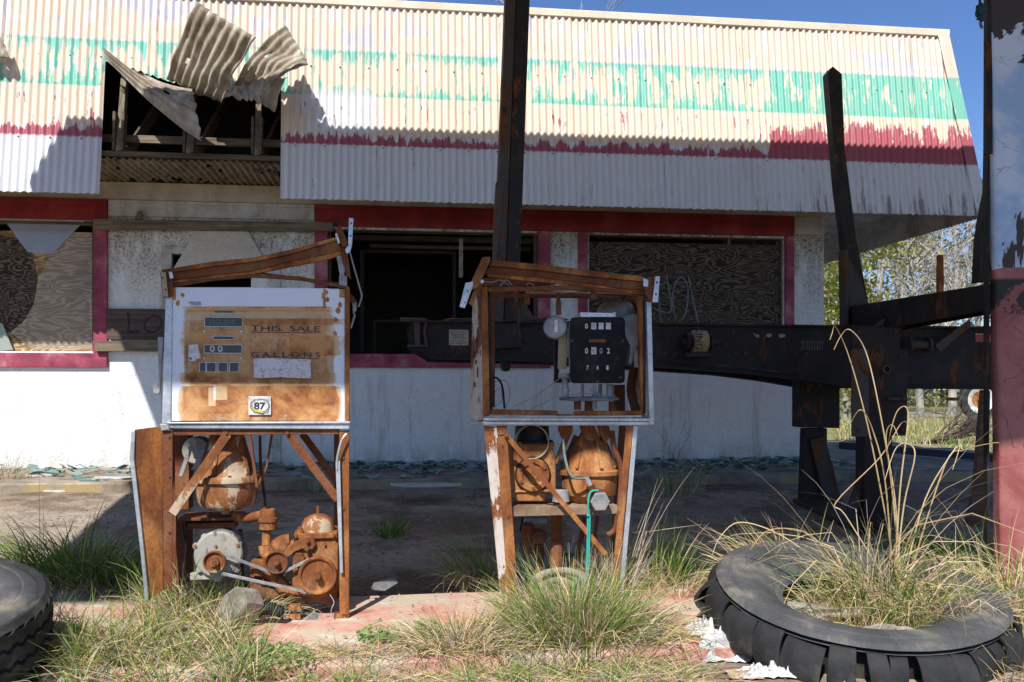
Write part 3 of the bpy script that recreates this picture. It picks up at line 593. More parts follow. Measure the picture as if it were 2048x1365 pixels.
pl = MB(); pl.prism([BF.at(x, y, -.050) for x, y in [(-60, 440), (0, 470), (40, 480), (66, 515), (75, 560), (66, 610), (45, 645), (20, 665), (-60, 680)]], -BF.V*.003); obj('opening_shade_sheet', pl, MT['plyD'], wl)  # dark sheet over the plywood, painted stand-in for the shaded hole
gl = MB(); BF.poly(gl, [(66, 700), (20, 665), (48, 642), (68, 608), (76, 560), (100, 510), (140, 468), (187, 466), (187, 700)], -.040, .004); obj('pane', gl, mat_glass('hazy_pane', (.70, .68, .62), .13), wl)
gl = MB(); BF.poly(gl, [(-30, 440), (10, 443), (55, 505), (105, 508), (165, 446), (170, 440)], -.035, .004); obj('pane', gl, mat_glass('bluish_pane', (.50, .56, .66), .55), wl)
gl = MB(); BF.poly(gl, [(-20, 640), (5, 648), (26, 700), (-20, 703)], .0, .004); obj('pane', gl, mat_glass('greenish_pane', (.45, .52, .44), .75), wl)
mb = MB(); bbox(mb, c0+.031, c1-.031, -.055, -.068, zs_sill+.001, Zp(1350, 487, -.055)); obj('plywood_board', mb, MT['plyD'], wr)
mb = MB(); bbox(mb, U(1456, -.05), U(1461, -.05), -.05, -.07, Zp(1350, 487, -.055)+.001, z_hb-.031); obj('mullion', mb, MT['plank'], wr)
# white spray strokes on the right board
gm = mottled('white_spray', (.12, .12, .13), (.26, .27, .29), None, 14, .9, 0)
def strokes(lst, v, wpx, mat, parent, name='graffiti'):
    mb = MB()
    for st in lst:
        P = smoothp([BF.at(x, y, v) for x, y in st], 5); h = wpx*P[0].y/F/2
        for a, b in zip(P[:-1], P[1:]):
            dd = (b-a).normalized(); nn = dd.cross(BF.V)*h; mb.add([a-nn-dd*h*.2, b-nn, b+nn, a+nn-dd*h*.2], [(0, 1, 2, 3)])
    return obj(name, mb, mat, parent, smooth=0)
strokes([[(1308, 552), (1318, 600), (1322, 645)], [(1300, 612), (1320, 622), (1342, 620), (1335, 560), (1332, 552)], [(1352, 640), (1345, 600), (1352, 565), (1366, 556), (1376, 580), (1372, 625), (1358, 645)], [(1377, 552), (1386, 600), (1397, 645)]], -.052, 3.2, gm, wr)
# middle window: frame lines and rags inside
mb = MB()
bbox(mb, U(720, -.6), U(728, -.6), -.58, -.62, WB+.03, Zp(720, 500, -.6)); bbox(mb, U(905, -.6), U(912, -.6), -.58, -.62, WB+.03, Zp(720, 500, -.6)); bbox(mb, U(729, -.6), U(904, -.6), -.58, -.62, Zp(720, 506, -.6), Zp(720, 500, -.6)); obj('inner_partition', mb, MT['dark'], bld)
mb = MB(); 
for (x0, y0, x1, y1) in ((700, 474, 1070, 484), (740, 492, 1060, 499)): BF.rect(mb, x0, y0, x1, y1, -.9, .03)
obj('ceiling_batten', mb, MT['plank'], bld)
mb = MB(); BF.rect(mb, 918, 478, 926, 555, -.35, .02); obj('hanging_strip', mb, MT['tagp'], bld)
mb = MB(); 
for (x0, y0, x1, y1) in ((746, 640, 752, 708), (820, 640, 826, 708), (753, 640, 819, 645)): BF.rect(mb, x0, y0, x1, y1, -2.2, .05)
f_ = obj('inner_window_frame', mb, MT['joist'], bld)
# door with planks
dr = thing_child('door', bld); mb = MB(); x0, x1, zt_ = U(322, .02), U(561, .02), Zp(440, 495, .02)
bbox(mb, x0, x0+.10, .02, -.06, WB+.001, zt_); bbox(mb, x1-.09, x1, .02, -.06, WB+.001, zt_); bbox(mb, x0+.101, x1-.091, .02, -.06, zt_-.07, zt_); obj('frame', mb, MT['whitewood'], dr, bevel=.003)
mb = MB(); bbox(mb, x0+.101, x1-.091, -.06, -.10, WB+.01, Zp(440, 640)); bbox(mb, x1-.3, x1-.091, -.06, -.10, Zp(440, 640)+.001, zt_-.08); obj('leaf', mb, MT['stucco'], dr)
mb = MB(); BF.poly(mb, [(393, 456), (492, 456), (524, 512), (535, 540), (345, 540), (362, 512)], .045, .02); obj('covering_board', mb, mottled('ivory_board', (.55, .49, .41), (.66, .60, .52), None, 2, .5, .05), dr, bevel=.002)
mb = MB(); BF.poly(mb, [(187, 438), (666, 445), (666, 463), (187, 459)], .10, .045); obj('plank', mb, MT['plank'], bld, bevel=.003)
mb = MB(); BF.rect(mb, 214, 618, 345, 680, .06, .03); p_ = obj('plank', mb, MT['plankd'], bld, bevel=.003)
mb = MB(); BF.rect(mb, 190, 683, 345, 703, .09, .05); obj('plank', mb, MT['plank'], bld, bevel=.003)
strokes([[(256, 625), (258, 645), (258, 664), (278, 662)], [(302, 634), (290, 645), (292, 660), (308, 664), (322, 652), (320, 636), (304, 632)]], .0615, 4.2, flat('purple_spray', (.05, .018, .045), .8), p_)
mb = MB(); BF.poly(mb, [(270, 438), (275, 424), (282, 422), (285, 430), (280, 440)], .08, .03); obj('splinter', mb, MT['plank'], bld)

# ============================================================ CANOPY (casts the big shadow) WITH COLUMN
cf = BF; can = thing('fuel_canopy', 'flat canopy over the pumps carried by a flaking blue and dark red steel column', 'canopy', Vector((2.75, 4.75, 0)), 0)
zb_, zt2 = 3.41, 4.1
mb = MB(); ring_b = [cf.w(-4.94, 2.40, zb_), cf.w(6.2, 2.40, zb_), cf.w(6.2, 8.20, zb_), cf.w(-4.94, 8.20, zb_)]; ring_t = [cf.w(-4.68, 2.40, zt2), cf.w(6.2, 2.40, zt2), cf.w(6.2, 8.05, zt2), cf.w(-4.68, 8.05, zt2)]
mb.add(ring_b+ring_t, [(0, 1, 2, 3), (7, 6, 5, 4), (0, 4, 5, 1), (1, 5, 6, 2), (2, 6, 7, 3), (3, 7, 4, 0)]); obj('canopy_roof', mb, MT['whitewood'], can)
mb = MB(); a, b, c, d_ = at(1993, HZ, 4.6).x, 2.95, 4.6, 4.68
zz = [gz(2.6, 4.7)-.05, .6, 1.2, 1.75, 2.3, 3.1, CZ+zb_-.001]; lean = [.025, .02, .012, 0, -.01, -.03, -.03]
vs = []; 
for z, l in zip(zz, lean): vs += [(a+l, c, z), (b+l, c, z), (b+l, d_, z), (a+l, d_, z)]
fs = [(i*4+j, i*4+(j+1) % 4, (i+1)*4+(j+1) % 4, (i+1)*4+j) for i in range(len(zz)-1) for j in range(4)]+[(0, 1, 2, 3), tuple(len(vs)-4+q for q in range(4))]
mb.add(vs, fs); obj('column', mb, MT['column'], can, center=False, bevel=.012)
mb = MB(); mb.beam((a-.035, c+.02, CZ+1.2), (a-.025, c+.02, CZ+3.4), .03, .03, (0, 1, 0)); mb.beam((a-.02, c+.06, .1), (a-.02, c+.06, CZ+1.2), .01, .04, (0, 1, 0)); obj('steel_edge', mb, MT['steel'], can)
mb = MB(); P = [at(1958, -60, 4.3), at(1960, 10, 4.3), at(1957, 25, 4.3)]; mb.tube(P, .007, 6); mb.blob(at(1961, 22, 4.3), .022, .02, .03, 3, .5, 8); mb.blob(at(1963, 34, 4.3), .018, .016, .02, 5, .5, 8)
for i in range(7): mb.tube([at(1963, 36, 4.3), at(1962+random.uniform(-5, 5), 46, 4.3), at(1966+random.uniform(-5, 5), 58, 4.3)], .0016, 4)
top_ = at(1958, -60, 4.3); mb.tube([(top_.x, 4.3, top_.z), (top_.x, 4.3, CZ+zb_)], .007, 6)
tag(obj('rope', mb, MT['ropeb']), 'dark knotted blue rope with a frayed end hanging beside the column top', 'rope')
# ============================================================ PUMPS
def ell(cx, cy, rx, ry, n=20): return [(cx+rx*math.cos(2*math.pi*i/n), cy+ry*math.sin(2*math.pi*i/n)) for i in range(n)]
SPLIT = {'front_frame', 'anchor_block', 'register_leg', 'rear_post', 'rail_gusset', 'base_post', 'hanging_tab', 'loose_wire', 'rear_frame', 'cross_member', 'front_post', 'seal_strip', 'riser_pipe', 'rear_fittings', 'reflector_strip', 'paint_chips', 'top_lug', 'control_arm', 'bracket_plate', 'mount_bracket', 'stake_pocket', 'deck_debris', 'end_bracket', 'support_pipe', 'floor_panel', 'side_panel', 'nozzle_lever', 'hanger_strap', 'crank_lever', 'sheet_screw', 'torn_layer', 'unit_base'}
def comps(mb):
    par = list(range(len(mb.v)))
    def fd(a):
        while par[a] != a: par[a] = par[par[a]]; a = par[a]
        return a
    for f in mb.f:
        for i in f[1:]: par[fd(i)] = fd(f[0])
    out = {}
    for f, mi in zip(mb.f, mb.mi): out.setdefault(fd(f[0]), []).append((f, mi))
    res = []
    for fs in out.values():
        m = MB(); ix = {}
        for f, mi in fs:
            for i in f:
                if i not in ix: ix[i] = len(m.v); m.v.append(mb.v[i])
            m.f.append(tuple(ix[i] for i in f)); m.mi.append(mi)
        res.append(m)
    return res
def addp(name, root, mat, fn, bevel=.0015, smooth=35, **k):
    mb = MB(); fn(mb)
    if name in SPLIT:
        for c_ in comps(mb): o_ = obj(name, c_, MT[mat] if isinstance(mat, str) else mat, root, bevel=bevel, smooth=smooth, **k)
        return o_
    return obj(name, mb, MT[mat] if isinstance(mat, str) else mat, root, bevel=bevel, smooth=smooth, **k)
for c_ in comps(SCREWS): obj('sheet_screw', c_, MT['blackt'], bld)
def mat_face():
    b = NB('enamel_face', .35, 0, .5); v = b.co(); r = b.attr('rust'); n = b.noise(v, 22, 6, .7); f = b.noise(v, 120, 4, .7); g = b.noise(v, 7, 5, .7, .4); sk = b.noise(b.co(3, 1, 40), 1, 3)
    k = b.ma('ADD', r, b.ma('ADD', b.ma('MULTIPLY', b.ma('SUBTRACT', n, .5), .55), b.ma('MULTIPLY', b.ma('SUBTRACT', f, .5), .35)))
    enamel = b.mix(g, (.74, .78, .86), (.66, .70, .78)); stain = b.mix(n, (.64, .48, .30), (.56, .36, .18)); rust = b.ramp(b.ma('ADD', b.ma('MULTIPLY', g, .7), b.ma('MULTIPLY', n, .3)), [(.38, (.20, .065, .02)), (.48, (.40, .165, .05)), (.58, (.54, .29, .12))])
    c = b.mix(b.sm(k, .22, .42), enamel, stain); c = b.mix(b.sm(k, .48, .78), c, rust); c = b.mix(b.ma('MULTIPLY', b.sm(k, .98, 1.15), .8), c, (.10, .03, .015))
    b.base(c); b.rough(b.ma('ADD', .3, b.ma('MULTIPLY', b.sm(k, .3, .6), .5))); b.bump(b.ma('MULTIPLY', n, b.sm(k, .3, .7)), .3, .002); return b.m
MT['face'] = mat_face()

PL = Fr(520, 3.90, R(8)); g0 = PL.at(520, HZ, -.2); p1 = thing('gas_pump', 'rusty white gas pump with its face intact, reading THIS SALE and GALLONS', 'gas pump', (g0.x, g0.y, .12), PL.yaw)
# face plate, a height field
def zone(px, py):
    inx = min(px-369, 668-px)/6; iny = (py-619)/5
    side = 1. if inx > 1 else max(inx, 0)
    t = 0.
    if 619 <= py <= 752: t = side*min(max(iny, 0), 1)*(-.022+.012*math.sin((py-619)/133*math.pi*2))
    elif 752 < py < 772: t = side*(-.022+.030*(py-752)/20)
    elif 772 <= py < 800: t = side*.008*(1-(py-772)/28)
    return t
def rmask(px, py):
    d_ = min(px-345, 690-px); n = mnoise.noise(Vector((px*.02, py*.02, 0)))*.5+mnoise.noise(Vector((px*.06, py*.06, 5)))*.25
    if py < 612: r = .02+(.9 if (px < 352 and py < 600) or (px > 678 and py < 596) else 0)+.25*max(0, n-.3)
    else:
        r = min(max((d_-8+n*14)/30, 0), 1)*.66
        if 619 < py < 640: r *= .78
        if 638 < py < 650 and px > 490: r += .35
        if 672 < py < 712 and px > 580: r += .28
        if 745 < py < 768: r += .22
        if py > 772: r = min(max((d_-4+n*14)/18, 0), 1)*(.80+.25*max(0, (px-520)/150)*(1-abs(py-805)/60))
        if py < 800 and py > 772 and (abs(px-440) < 14 or n > .25): r -= .32
        if abs(px-424) < 7 and 775 < py < 812: r -= .3
        if py > 826: r -= .1*(1-abs(n))
    for (x, y) in ((652, 585), (655, 600), (648, 592), (356, 606), (672, 640), (676, 622), (670, 668), (680, 610), (365, 590)):
        if math.hypot((px-x), (py-y)*.7) < 4+n*6: r = .9
    if 646 < px < 651 and 578 < py < 616: r = .95
    return r+.06*n
mb = MB(); xs = np.linspace(343, 690, 140); ys = np.linspace(575, 843, 110); vals = []
for y in ys:
    for x in xs:
        top = 575+ (3 if x > 500 else 0)*((x-500)/190 if x > 500 else 0); yy = max(y, top); mb.v.append(PL.at(x, yy, zone(x, yy))); vals.append(rmask(x, yy))
nx = len(xs); mb.f = [(j*nx+i, (j+1)*nx+i, (j+1)*nx+i+1, j*nx+i+1) for j in range(len(ys)-1) for i in range(nx-1)]; mb.mi = [0]*len(mb.f)
fp = obj('face_plate', mb, MT['face'], p1, smooth=25); at_ = fp.data.attributes.new('rust', 'FLOAT', 'POINT'); at_.data.foreach_set('value', vals)
m = fp.modifiers.new('thick', 'SOLIDIFY'); m.thickness = .003; m.offset = -1
def winrect(x0, y0, x1, y1, name='counter_window', mat='dkwin', par=None, v=None):
    vv = (zone((x0+x1)/2, (y0+y1)/2)+.0035) if v is None else v
    o = addp(name, par or p1, mat, lambda m: PL.rect(m, x0, y0, x1, y1, vv, .004), .0008)
    if name == 'counter_window': addp('bezel', o, 'alu', lambda m: [PL.rect(m, x0-1.2, y0-1.2, x1+1.2, y0-.1, vv+.001, .004), PL.rect(m, x0-1.2, y1+.1, x1+1.2, y1+1.2, vv+.001, .004), PL.rect(m, x0-1.2, y0, x0-.1, y1, vv+.001, .004), PL.rect(m, x1+.1, y0, x1+1.2, y1, vv+.001, .004)], 0)
    return o, vv
q, vv = winrect(410, 636, 484, 653); text('digits', '00.04', PL, 420, 640, 470, 650, vv+.0006, flat('dim_digits', (.16, .17, .18), .6), q)
q, vv = winrect(409, 690, 483, 706); text('digits', '0 0', PL, 420, 692, 445, 704, vv+.0006, MT['whitet'], q, bold=.01)
winrect(428, 620.5, 467, 626); winrect(427, 673.5, 466, 679)
for a, b in ((400, 411), (414, 431), (437, 454), (460, 477)): winrect(a, 726, b, 745)
for x, y in ((409, 663), (483, 663), (408, 717), (482, 717)): addp('screw', p1, 'alu', lambda m: PL.disc(m, x, y, [(0, .006), (2.4, .005), (3.4, .002), (3.4, -.004)], zone(x, y), 12), 0)
text('lettering', 'THIS  SALE', PL, 502, 652.5, 640, 662.5, zone(560, 658)+.0035, MT['fadet'], p1, bold=.004)
text('lettering', 'G A L L O N S', PL, 502, 705, 640, 714.5, zone(560, 710)+.0045, MT['fadet'], p1, bold=.004)
for y in (665, 717): addp('underline', p1, 'blackt', lambda m: PL.rect(m, 502, y, 640, y+1, zone(560, y)+.003, .001), 0)
text('lettering', 'TOKHEIM', PL, 380, 606, 402, 611.5, .0022, MT['blackt'], p1, shear=.2); addp('underline', p1, 'blackt', lambda m: PL.poly(m, [(377, 606.5), (379, 604.2), (402, 604.2), (402, 605), (380, 605.4)], .0015, .001), 0)
def mat_sticker():
    b = NB('crazed_sticker', .6); v = b.co(); cr = b.sm(b.voro(b.mix(.06, v, b.noise(v, 30)), 42, 'DISTANCE_TO_EDGE'), .035, .012); c = b.mix(b.noise(v, 20), (.66, .65, .68), (.58, .57, .62)); b.base(b.mix(b.ma('MULTIPLY', cr, b.sm(b.noise(v, 12), .38, .5)), c, (.22, .12, .07))); return b.m
s_ = addp('sticker', p1, mat_sticker(), lambda m: PL.sheet(m, [(x, y, v) for x, y, v in ((507, 717.5, .002), (540, 716.8, .002), (621, 719, .002), (622, 757, .0), (600, 757, .0), (560, 755, .0), (520, 757, .0), (508, 755, .0))], .002), 0)
s_ = addp('sticker', p1, 'paper', lambda m: PL.sheet(m, [(377, 690, .0), (395, 689, .0), (401, 716, .0), (392, 719, .0), (390, 723, -.001), (377, 722, -.001)], .005), 0); 
addp('sticker_print', p1, flat('blue_print', (.12, .25, .45), .7), lambda m: PL.rect(m, 378, 715, 384, 720, .002, .001), 0)
s_ = addp('octane_sticker', p1, 'paper', lambda m: PL.rect(m, 497, 793, 542, 830, .009, .003), 0)
addp('torn_layer', p1, 'greym', lambda m: PL.poly(m, [(500, 806), (508, 799), (522, 797), (536, 800), (540, 812), (536, 826), (520, 828), (506, 825), (499, 815)], .0115, .002), 0)
addp('torn_layer', p1, 'paper', lambda m: PL.poly(m, [(504, 808), (512, 802), (524, 801), (534, 805), (537, 814), (531, 822), (516, 824), (507, 818)], .0135, .001), 0)
text('lettering', '87', PL, 508, 805, 531, 820, .0142, MT['blackt'], p1, bold=.03)
addp('torn_layer', p1, flat('yellow_print', (.62, .52, .06), .6), lambda m: PL.poly(m, [(502, 814), (514, 820), (528, 824), (526, 827), (510, 824), (501, 817)], .0150, .0008), 0)
# housing
addp('side_panel', p1, 'rustd', lambda m: PL.rect(m, 346, 600, 350, 845, -.02, .40)); addp('side_panel', p1, 'rustd', lambda m: PL.rect(m, 680, 600, 688, 845, -.02, .40))
addp('back_panel', p1, 'rustd', lambda m: PL.rect(m, 352, 600, 678, 845, -.40, .01)); addp('floor_panel', p1, 'rustd', lambda m: PL.rect(m, 340, 848, 690, 856, -.01, .40))
addp('register_box', p1, 'dark', lambda m: PL.rect(m, 385, 612, 500, 762, -.06, .2))
addp('side_trim', p1, 'alu', lambda m: [PL.poly(m, [(331, 592), (345, 594), (342, 848), (323, 848)], .006, .03)], .003)
addp('side_trim', p1, 'rust', lambda m: PL.poly(m, [(690, 572), (699, 574), (699, 848), (690, 848)], .008, .03), .002)
addp('bottom_trim', p1, 'alu', lambda m: [PL.poly(m, [(333, 845), (701, 843), (700, 848), (335, 849)], .022, .05), PL.poly(m, [(334, 849.5), (700, 848.5), (698, 859), (340, 857)], .012, .04)], .003)
addp('trim_foot', p1, 'greym', lambda m: PL.poly(m, [(318, 848), (334, 848), (340, 860), (322, 863)], .015, .04), .004)
addp('upper_rail', p1, 'rustd', lambda m: [PL.poly(m, [(343, 567), (430, 553), (510, 548), (600, 553), (690, 572), (690, 577), (600, 561), (510, 555), (430, 561), (345, 575)], .0, .02), PL.poly(m, [(346, 562), (510, 543), (688, 567), (688, 571), (510, 548), (346, 567)], -.38, .02)], .001)
addp('roof_rail', p1, 'rust', lambda m: PL.poly(m, [(343, 537), (420, 524), (508, 515), (580, 500), (672, 474), (674, 480), (582, 508), (508, 523), (420, 533), (343, 545)], .03, .06), .003)
addp('roof_rail', p1, 'rustd', lambda m: PL.poly(m, [(343, 546), (420, 534), (508, 524), (582, 509), (676, 481), (684, 500), (640, 512), (582, 522), (508, 541), (420, 551), (345, 560)], .018, .05), .004)
addp('roof_rail', p1, 'rustl', lambda m: PL.poly(m, [(346, 561), (420, 552), (508, 542), (582, 523), (690, 500), (692, 508), (640, 522), (582, 533), (508, 548), (420, 557), (346, 566)], .006, .03), .002)
addp('end_bracket', p1, 'rustd', lambda m: [PL.poly(m, [(322, 540), (346, 536), (346, 545), (343, 590), (336, 596), (330, 560)], .02, .05), PL.poly(m, [(320, 545), (331, 544), (337, 594), (326, 596)], .04, .012)], .002)
addp('bracket_plate', p1, mottled('tan_metal', (.34, .26, .16), (.48, .40, .28)), lambda m: PL.poly(m, [(321, 545), (331, 545), (336, 593), (327, 594)], .046, .005), .001)
addp('bracket_plate', p1, 'alu', lambda m: PL.poly(m, [(337, 544), (344, 544), (347, 556), (340, 558)], .045, .01), .001)
addp('end_bracket', p1, 'rustd', lambda m: [PL.poly(m, [(670, 460), (680, 450), (693, 478), (694, 492), (684, 494)], .03, .03), PL.poly(m, [(678, 492), (692, 488), (697, 520), (702, 560), (692, 548), (684, 520)], .01, .02)], .001)
addp('bracket_plate', p1, 'alu', lambda m: [PL.poly(m, [(698, 436), (707, 437), (704, 490), (696, 488)], .04, .006), PL.poly(m, [(690, 500), (698, 488), (704, 490), (700, 505), (693, 507)], .04, .02)], .001)
addp('bracket_plate', p1, 'greym', lambda m: [PL.poly(m, [(672, 508), (686, 508), (690, 540), (688, 552), (680, 552)], .0, .01), PL.rect(m, 678, 551, 694, 576, -.005, .01)], .001)
addp('vent_clip', p1, 'whitet', lambda m: [PL.poly(m, [(670, 468), (674, 466), (680, 486), (676, 488)], .045, .01)], .001)
for x, y in ((702, 447), (701, 472)): addp('bolt_hole', p1, 'blackt', lambda m: PL.disc(m, x, y, [(0, .001), (2, .001), (2, -.001)], .0405, 12), 0)
for x, y in ((325, 556), (331, 580)): addp('bolt_hole', p1, 'blackt', lambda m: PL.disc(m, x, y, [(0, .001), (2, .001), (2, -.001)], .0465, 12), 0)
addp('lever_rod', p1, 'greym', lambda m: PL.path(m, [(700, 506, .0), (708, 535, -.0), (722, 585, -.02), (723, 596, -.02), (717, 614, -.02)], 1.6, 6), 0)
addp('nozzle_hook', p1, 'rustd', lambda m: PL.poly(m, [(699, 586), (708, 594), (715, 606), (708, 610), (699, 604)], -.05, .02)); addp('nozzle_lever', p1, 'greym', lambda m: [PL.poly(m, [(704, 606), (713, 605), (713, 620), (706, 630)], -.04, .02), PL.poly(m, [(708, 626), (712, 630), (703, 658), (700, 656)], -.04, .01)], .002)
addp('crank_lever', p1, 'greym', lambda m: [PL.poly(m, [(315, 674), (327, 674), (326, 690), (322, 760), (320, 788), (316, 790), (317, 750)], .0, .015), PL.poly(m, [(304, 772), (309, 766), (320, 780), (318, 789), (307, 787)], .015, .004)], .003)
# lower frame
addp('front_post', p1, 'rustd', lambda m: [PL.poly(m, [(325, 862), (345, 862), (344, 1176), (327, 1180)], .0, .005), PL.poly(m, [(325, 862), (330, 862), (330, 1180), (325, 1182)], -.0055, .04)], .001)
for y in (876, 919, 1067, 1024, 955): addp('bolt_hole', p1, 'blackt', lambda m: PL.disc(m, 340, y, [(0, .001), (2.6, .001), (2.6, -.001)], .0008, 12), 0)
addp('front_post', p1, 'rust', lambda m: [PL.poly(m, [(679, 862), (698, 862), (698, 1240), (679, 1228)], .0, .005), PL.poly(m, [(694, 862), (698, 862), (698, 1240), (694, 1240)], -.0055, .05)], .001)
for y in (916, 1017): addp('bolt', p1, 'rustd', lambda m: PL.disc(m, 686, y, [(0, .006), (3, .005), (3, -.002)], .001, 6), 0)
addp('front_post', p1, 'rustd', lambda m: PL.rect(m, 340, 862, 352, 1200, -.40, .03)); addp('front_post', p1, 'rustd', lambda m: PL.rect(m, 668, 862, 678, 1200, -.40, .03))
addp('cross_channel', p1, 'rustd', lambda m: PL.poly(m, [(346, 860), (678, 860), (678, 869), (346, 871)], -.004, .05), .002)
for x in (453, 575): addp('bolt', p1, 'rustd', lambda m: PL.disc(m, x, 867, [(0, .008), (3, .007), (4, .0), (4, -.002)], .001, 8), 0)
addp('diagonal_brace', p1, 'rustw', lambda m: PL.bar(m, (455, 868), (344, 1028), 18, .002, .005), .001)
addp('diagonal_brace', p1, 'rustd', lambda m: PL.bar(m, (577, 869), (676, 1000), 17, -.006, .005), .001)
addp('diagonal_brace', p1, 'rustd', lambda m: PL.bar(m, (604, 868), (672, 960), 14, -.34, .02), .001)
addp('hanger_strap', p1, 'rustd', lambda m: PL.bar(m, (499, 872), (514, 976), 6, -.01, .02)); addp('hanger_strap', p1, 'rustd', lambda m: [PL.bar(m, (543, 870), (533, 935), 4, -.1, .02), PL.bar(m, (533, 935), (516, 970), 5, -.09, .02)])
sp = addp('splayed_side_panel', p1, 'rust', lambda m: PL.sheet(m, [(268, 860, .06), (298, 856, .03), (325, 853, .0), (326, 1180, .0), (293, 1205, .03), (284, 1090, .05), (272, 990, .06), (266, 925, .06)], .004), .001)
addp('edge_trim', sp, 'alu', lambda m: PL.sheet(m, [(262, 862, .065), (270, 860, .065), (268, 918, .066), (276, 990, .065), (288, 1100, .055), (298, 1200, .035), (290, 1208, .035), (280, 1100, .055), (267, 990, .065), (259, 918, .066)], .012), .003)
addp('bent_trim', p1, 'alu', lambda m: [m.tube(smoothp([PL.at(693, 868, .03), PL.at(684, 880, .035), (PL.at(677, 905, .03)), PL.at(674, 925, .02), PL.at(674, 940, .02)]), [.006]*17, 6), PL.poly(m, [(671, 925), (680, 922), (686, 1146), (680, 1147)], .02, .008)], .001)
# meter
def fl6(q): return 1+.035*max(0, math.cos(3*q))
def meter1(m):
    PL.turn(m, 455, [(866, 20), (867, 32), (885, 36), (925, 47), (940, 50), (948, 54), (952, 60), (961, 60)], -.16, 40)
    for k in range(5): a = k*1.25+.5; c = PL.at(455, 900, -.16); r = 50*c.y/F; p0 = c+Vector((math.cos(a)*r*.55, -math.sin(a)*r*.55, .06)); p1_ = c+Vector((math.cos(a)*r*1.02, -math.sin(a)*r*1.02, -.105)); m.beam(p0, p1_, .016, .03)
    PL.turn(m, 455, [(950, 62), (953, 64), (962, 64), (963, 57), (985, 58), (1000, 56), (1011, 50), (1012, 34), (1018, 33), (1019, 12), (1028, 11), (1028, 0)], -.16, 40, fl6)
addp('meter', p1, 'rustw', meter1, 0)
for k in range(9):
    a = k*2*math.pi/9+.2; c = PL.at(455, 952, -.16); r = 57*c.y/F; addp('flange_bolt', p1, 'rustd', lambda m: m.lathe(c+Vector((math.cos(a)*r, math.sin(a)*r, 0)), (0, 0, 1), [(0, .012), (.007, .011), (.008, 0)], 6), 0)
addp('elbow_pipe', p1, 'rust', lambda m: [PL.path(m, [(468, 1032, -.15), (490, 1036, -.13), (515, 1033, -.11), (530, 1030, -.1)], 10, 12), PL.turn(m, 536, [(1017, 6), (1019, 15), (1030, 17), (1035, 17), (1036, 19), (1043, 19), (1044, 16), (1058, 17), (1060, 14)], -.1, 20), PL.turn(m, 533, [(1058, 9), (1090, 9)], -.1, 16), PL.path(m, [(530, 1092, -.1), (534, 1108, -.1), (550, 1108, -.09), (572, 1096, -.08), (590, 1092, -.08)], 13, 14)], 0)
addp('pipe_fitting', p1, 'rust', lambda m: [PL.turn(m, 520, [(1116, 8), (1120, 17), (1135, 19), (1148, 17), (1150, 6)], -.1, 18), PL.path(m, [(530, 1140, -.1), (555, 1160, -.1), (570, 1178, -.1), (600, 1190, -.1)], 14, 12)], 0)
# motor
def motor(m):
    PL.disc(m, 436, 1110, [(0, .0), (44, .0), (47, -.006), (48, -.02), (46, -.03), (46, -.17), (40, -.19), (0, -.19)], -.07, 40)
    for x, y in ((391, 1093), (477, 1091), (408, 1075), (463, 1075), (398, 1140), (474, 1140)): PL.disc(m, x, y, [(0, .006), (6, .005), (7, -.01), (7, -.02)], -.08, 10)
mo = addp('motor', p1, 'greyp', motor, .002)
for x, y in ((391, 1093), (476, 1091), (432, 1093)): addp('bolt', mo, 'rustl', lambda m: PL.disc(m, x, y, [(0, .008), (3.4, .007), (3.6, 0)], -.072, 6), 0)
addp('motor_foot', p1, 'greyp', lambda m: [PL.rect(m, 380, 1147, 425, 1160, -.09, .10), PL.disc(m, 434, 1155, [(0, .0), (9, 0), (10, -.01), (10, -.04)], -.075, 16)])
def pulley(name, px, py, r, v, mat='rust', hub=.3):
    return addp(name, p1, mat, lambda m: PL.disc(m, px, py, [(0, .022), (r*.13, .022), (r*.13, .012), (r*hub, .012), (r*hub, .0), (r*.45, -.003), (r*.8, -.002), (r*.86, .008), (r*.93, .010), (r, .008), (r*1.0, .002), (r*.88, -.004), (r, -.012), (r*.95, -.016), (0, -.016)], v, 40), 0)
pulley('motor_pulley', 429, 1124, 22, -.03, 'rustw', .4); pulley('idler_pulley', 553, 1125, 23, -.03, 'rustd'); pulley('drive_pulley', 635, 1151, 38, -.02, 'rust', .2)
for x, y, rr, v in ((429, 1127, 5, -.002), (553, 1126, 5, -.008), (635, 1152, 7, .002)): addp('shaft_nut', p1, 'rustd', lambda m: PL.disc(m, x, y, [(0, .014), (rr, .013), (rr, 0)], v, 6), 0)
addp('drive_belt', p1, 'greym', lambda m: [PL.bar(m, (444, 1108), (541, 1145), 6, -.030, .008), PL.bar(m, (569, 1144), (618, 1120), 6, -.03, .008), PL.bar(m, (440, 1147), (622, 1187), 6, -.028, .008)], .001)
# pumping unit
def unit(m):
    PL.poly(m, [(592, 1079), (676, 1077), (676, 1186), (640, 1196), (600, 1192), (584, 1170), (586, 1100)], -.06, .20)
    PL.poly(m, [(586, 1068), (674, 1066), (676, 1078), (590, 1080)], -.045, .22)
addp('pumping_unit', p1, 'rust', unit, .006)
addp('unit_dome', p1, 'rustw', lambda m: PL.turn(m, 636, [(1012, 0), (1013, 3.5), (1027, 3.5), (1028, 9), (1031, 18), (1037, 27), (1047, 32), (1060, 34), (1067, 36)], -.13, 32), 0)
addp('unit_base', p1, 'rustd', lambda m: [PL.poly(m, [(566, 1185), (676, 1187), (670, 1208), (560, 1200)], -.08, .18), PL.poly(m, [(500, 1150), (560, 1180), (560, 1200), (498, 1196)], -.12, .12)], .006)
addp('flange_bolt', p1, 'rustl', lambda m: PL.turn(m, 601, [(1057, 5), (1062, 5.5), (1068, 6)], -.06, 6), 0)
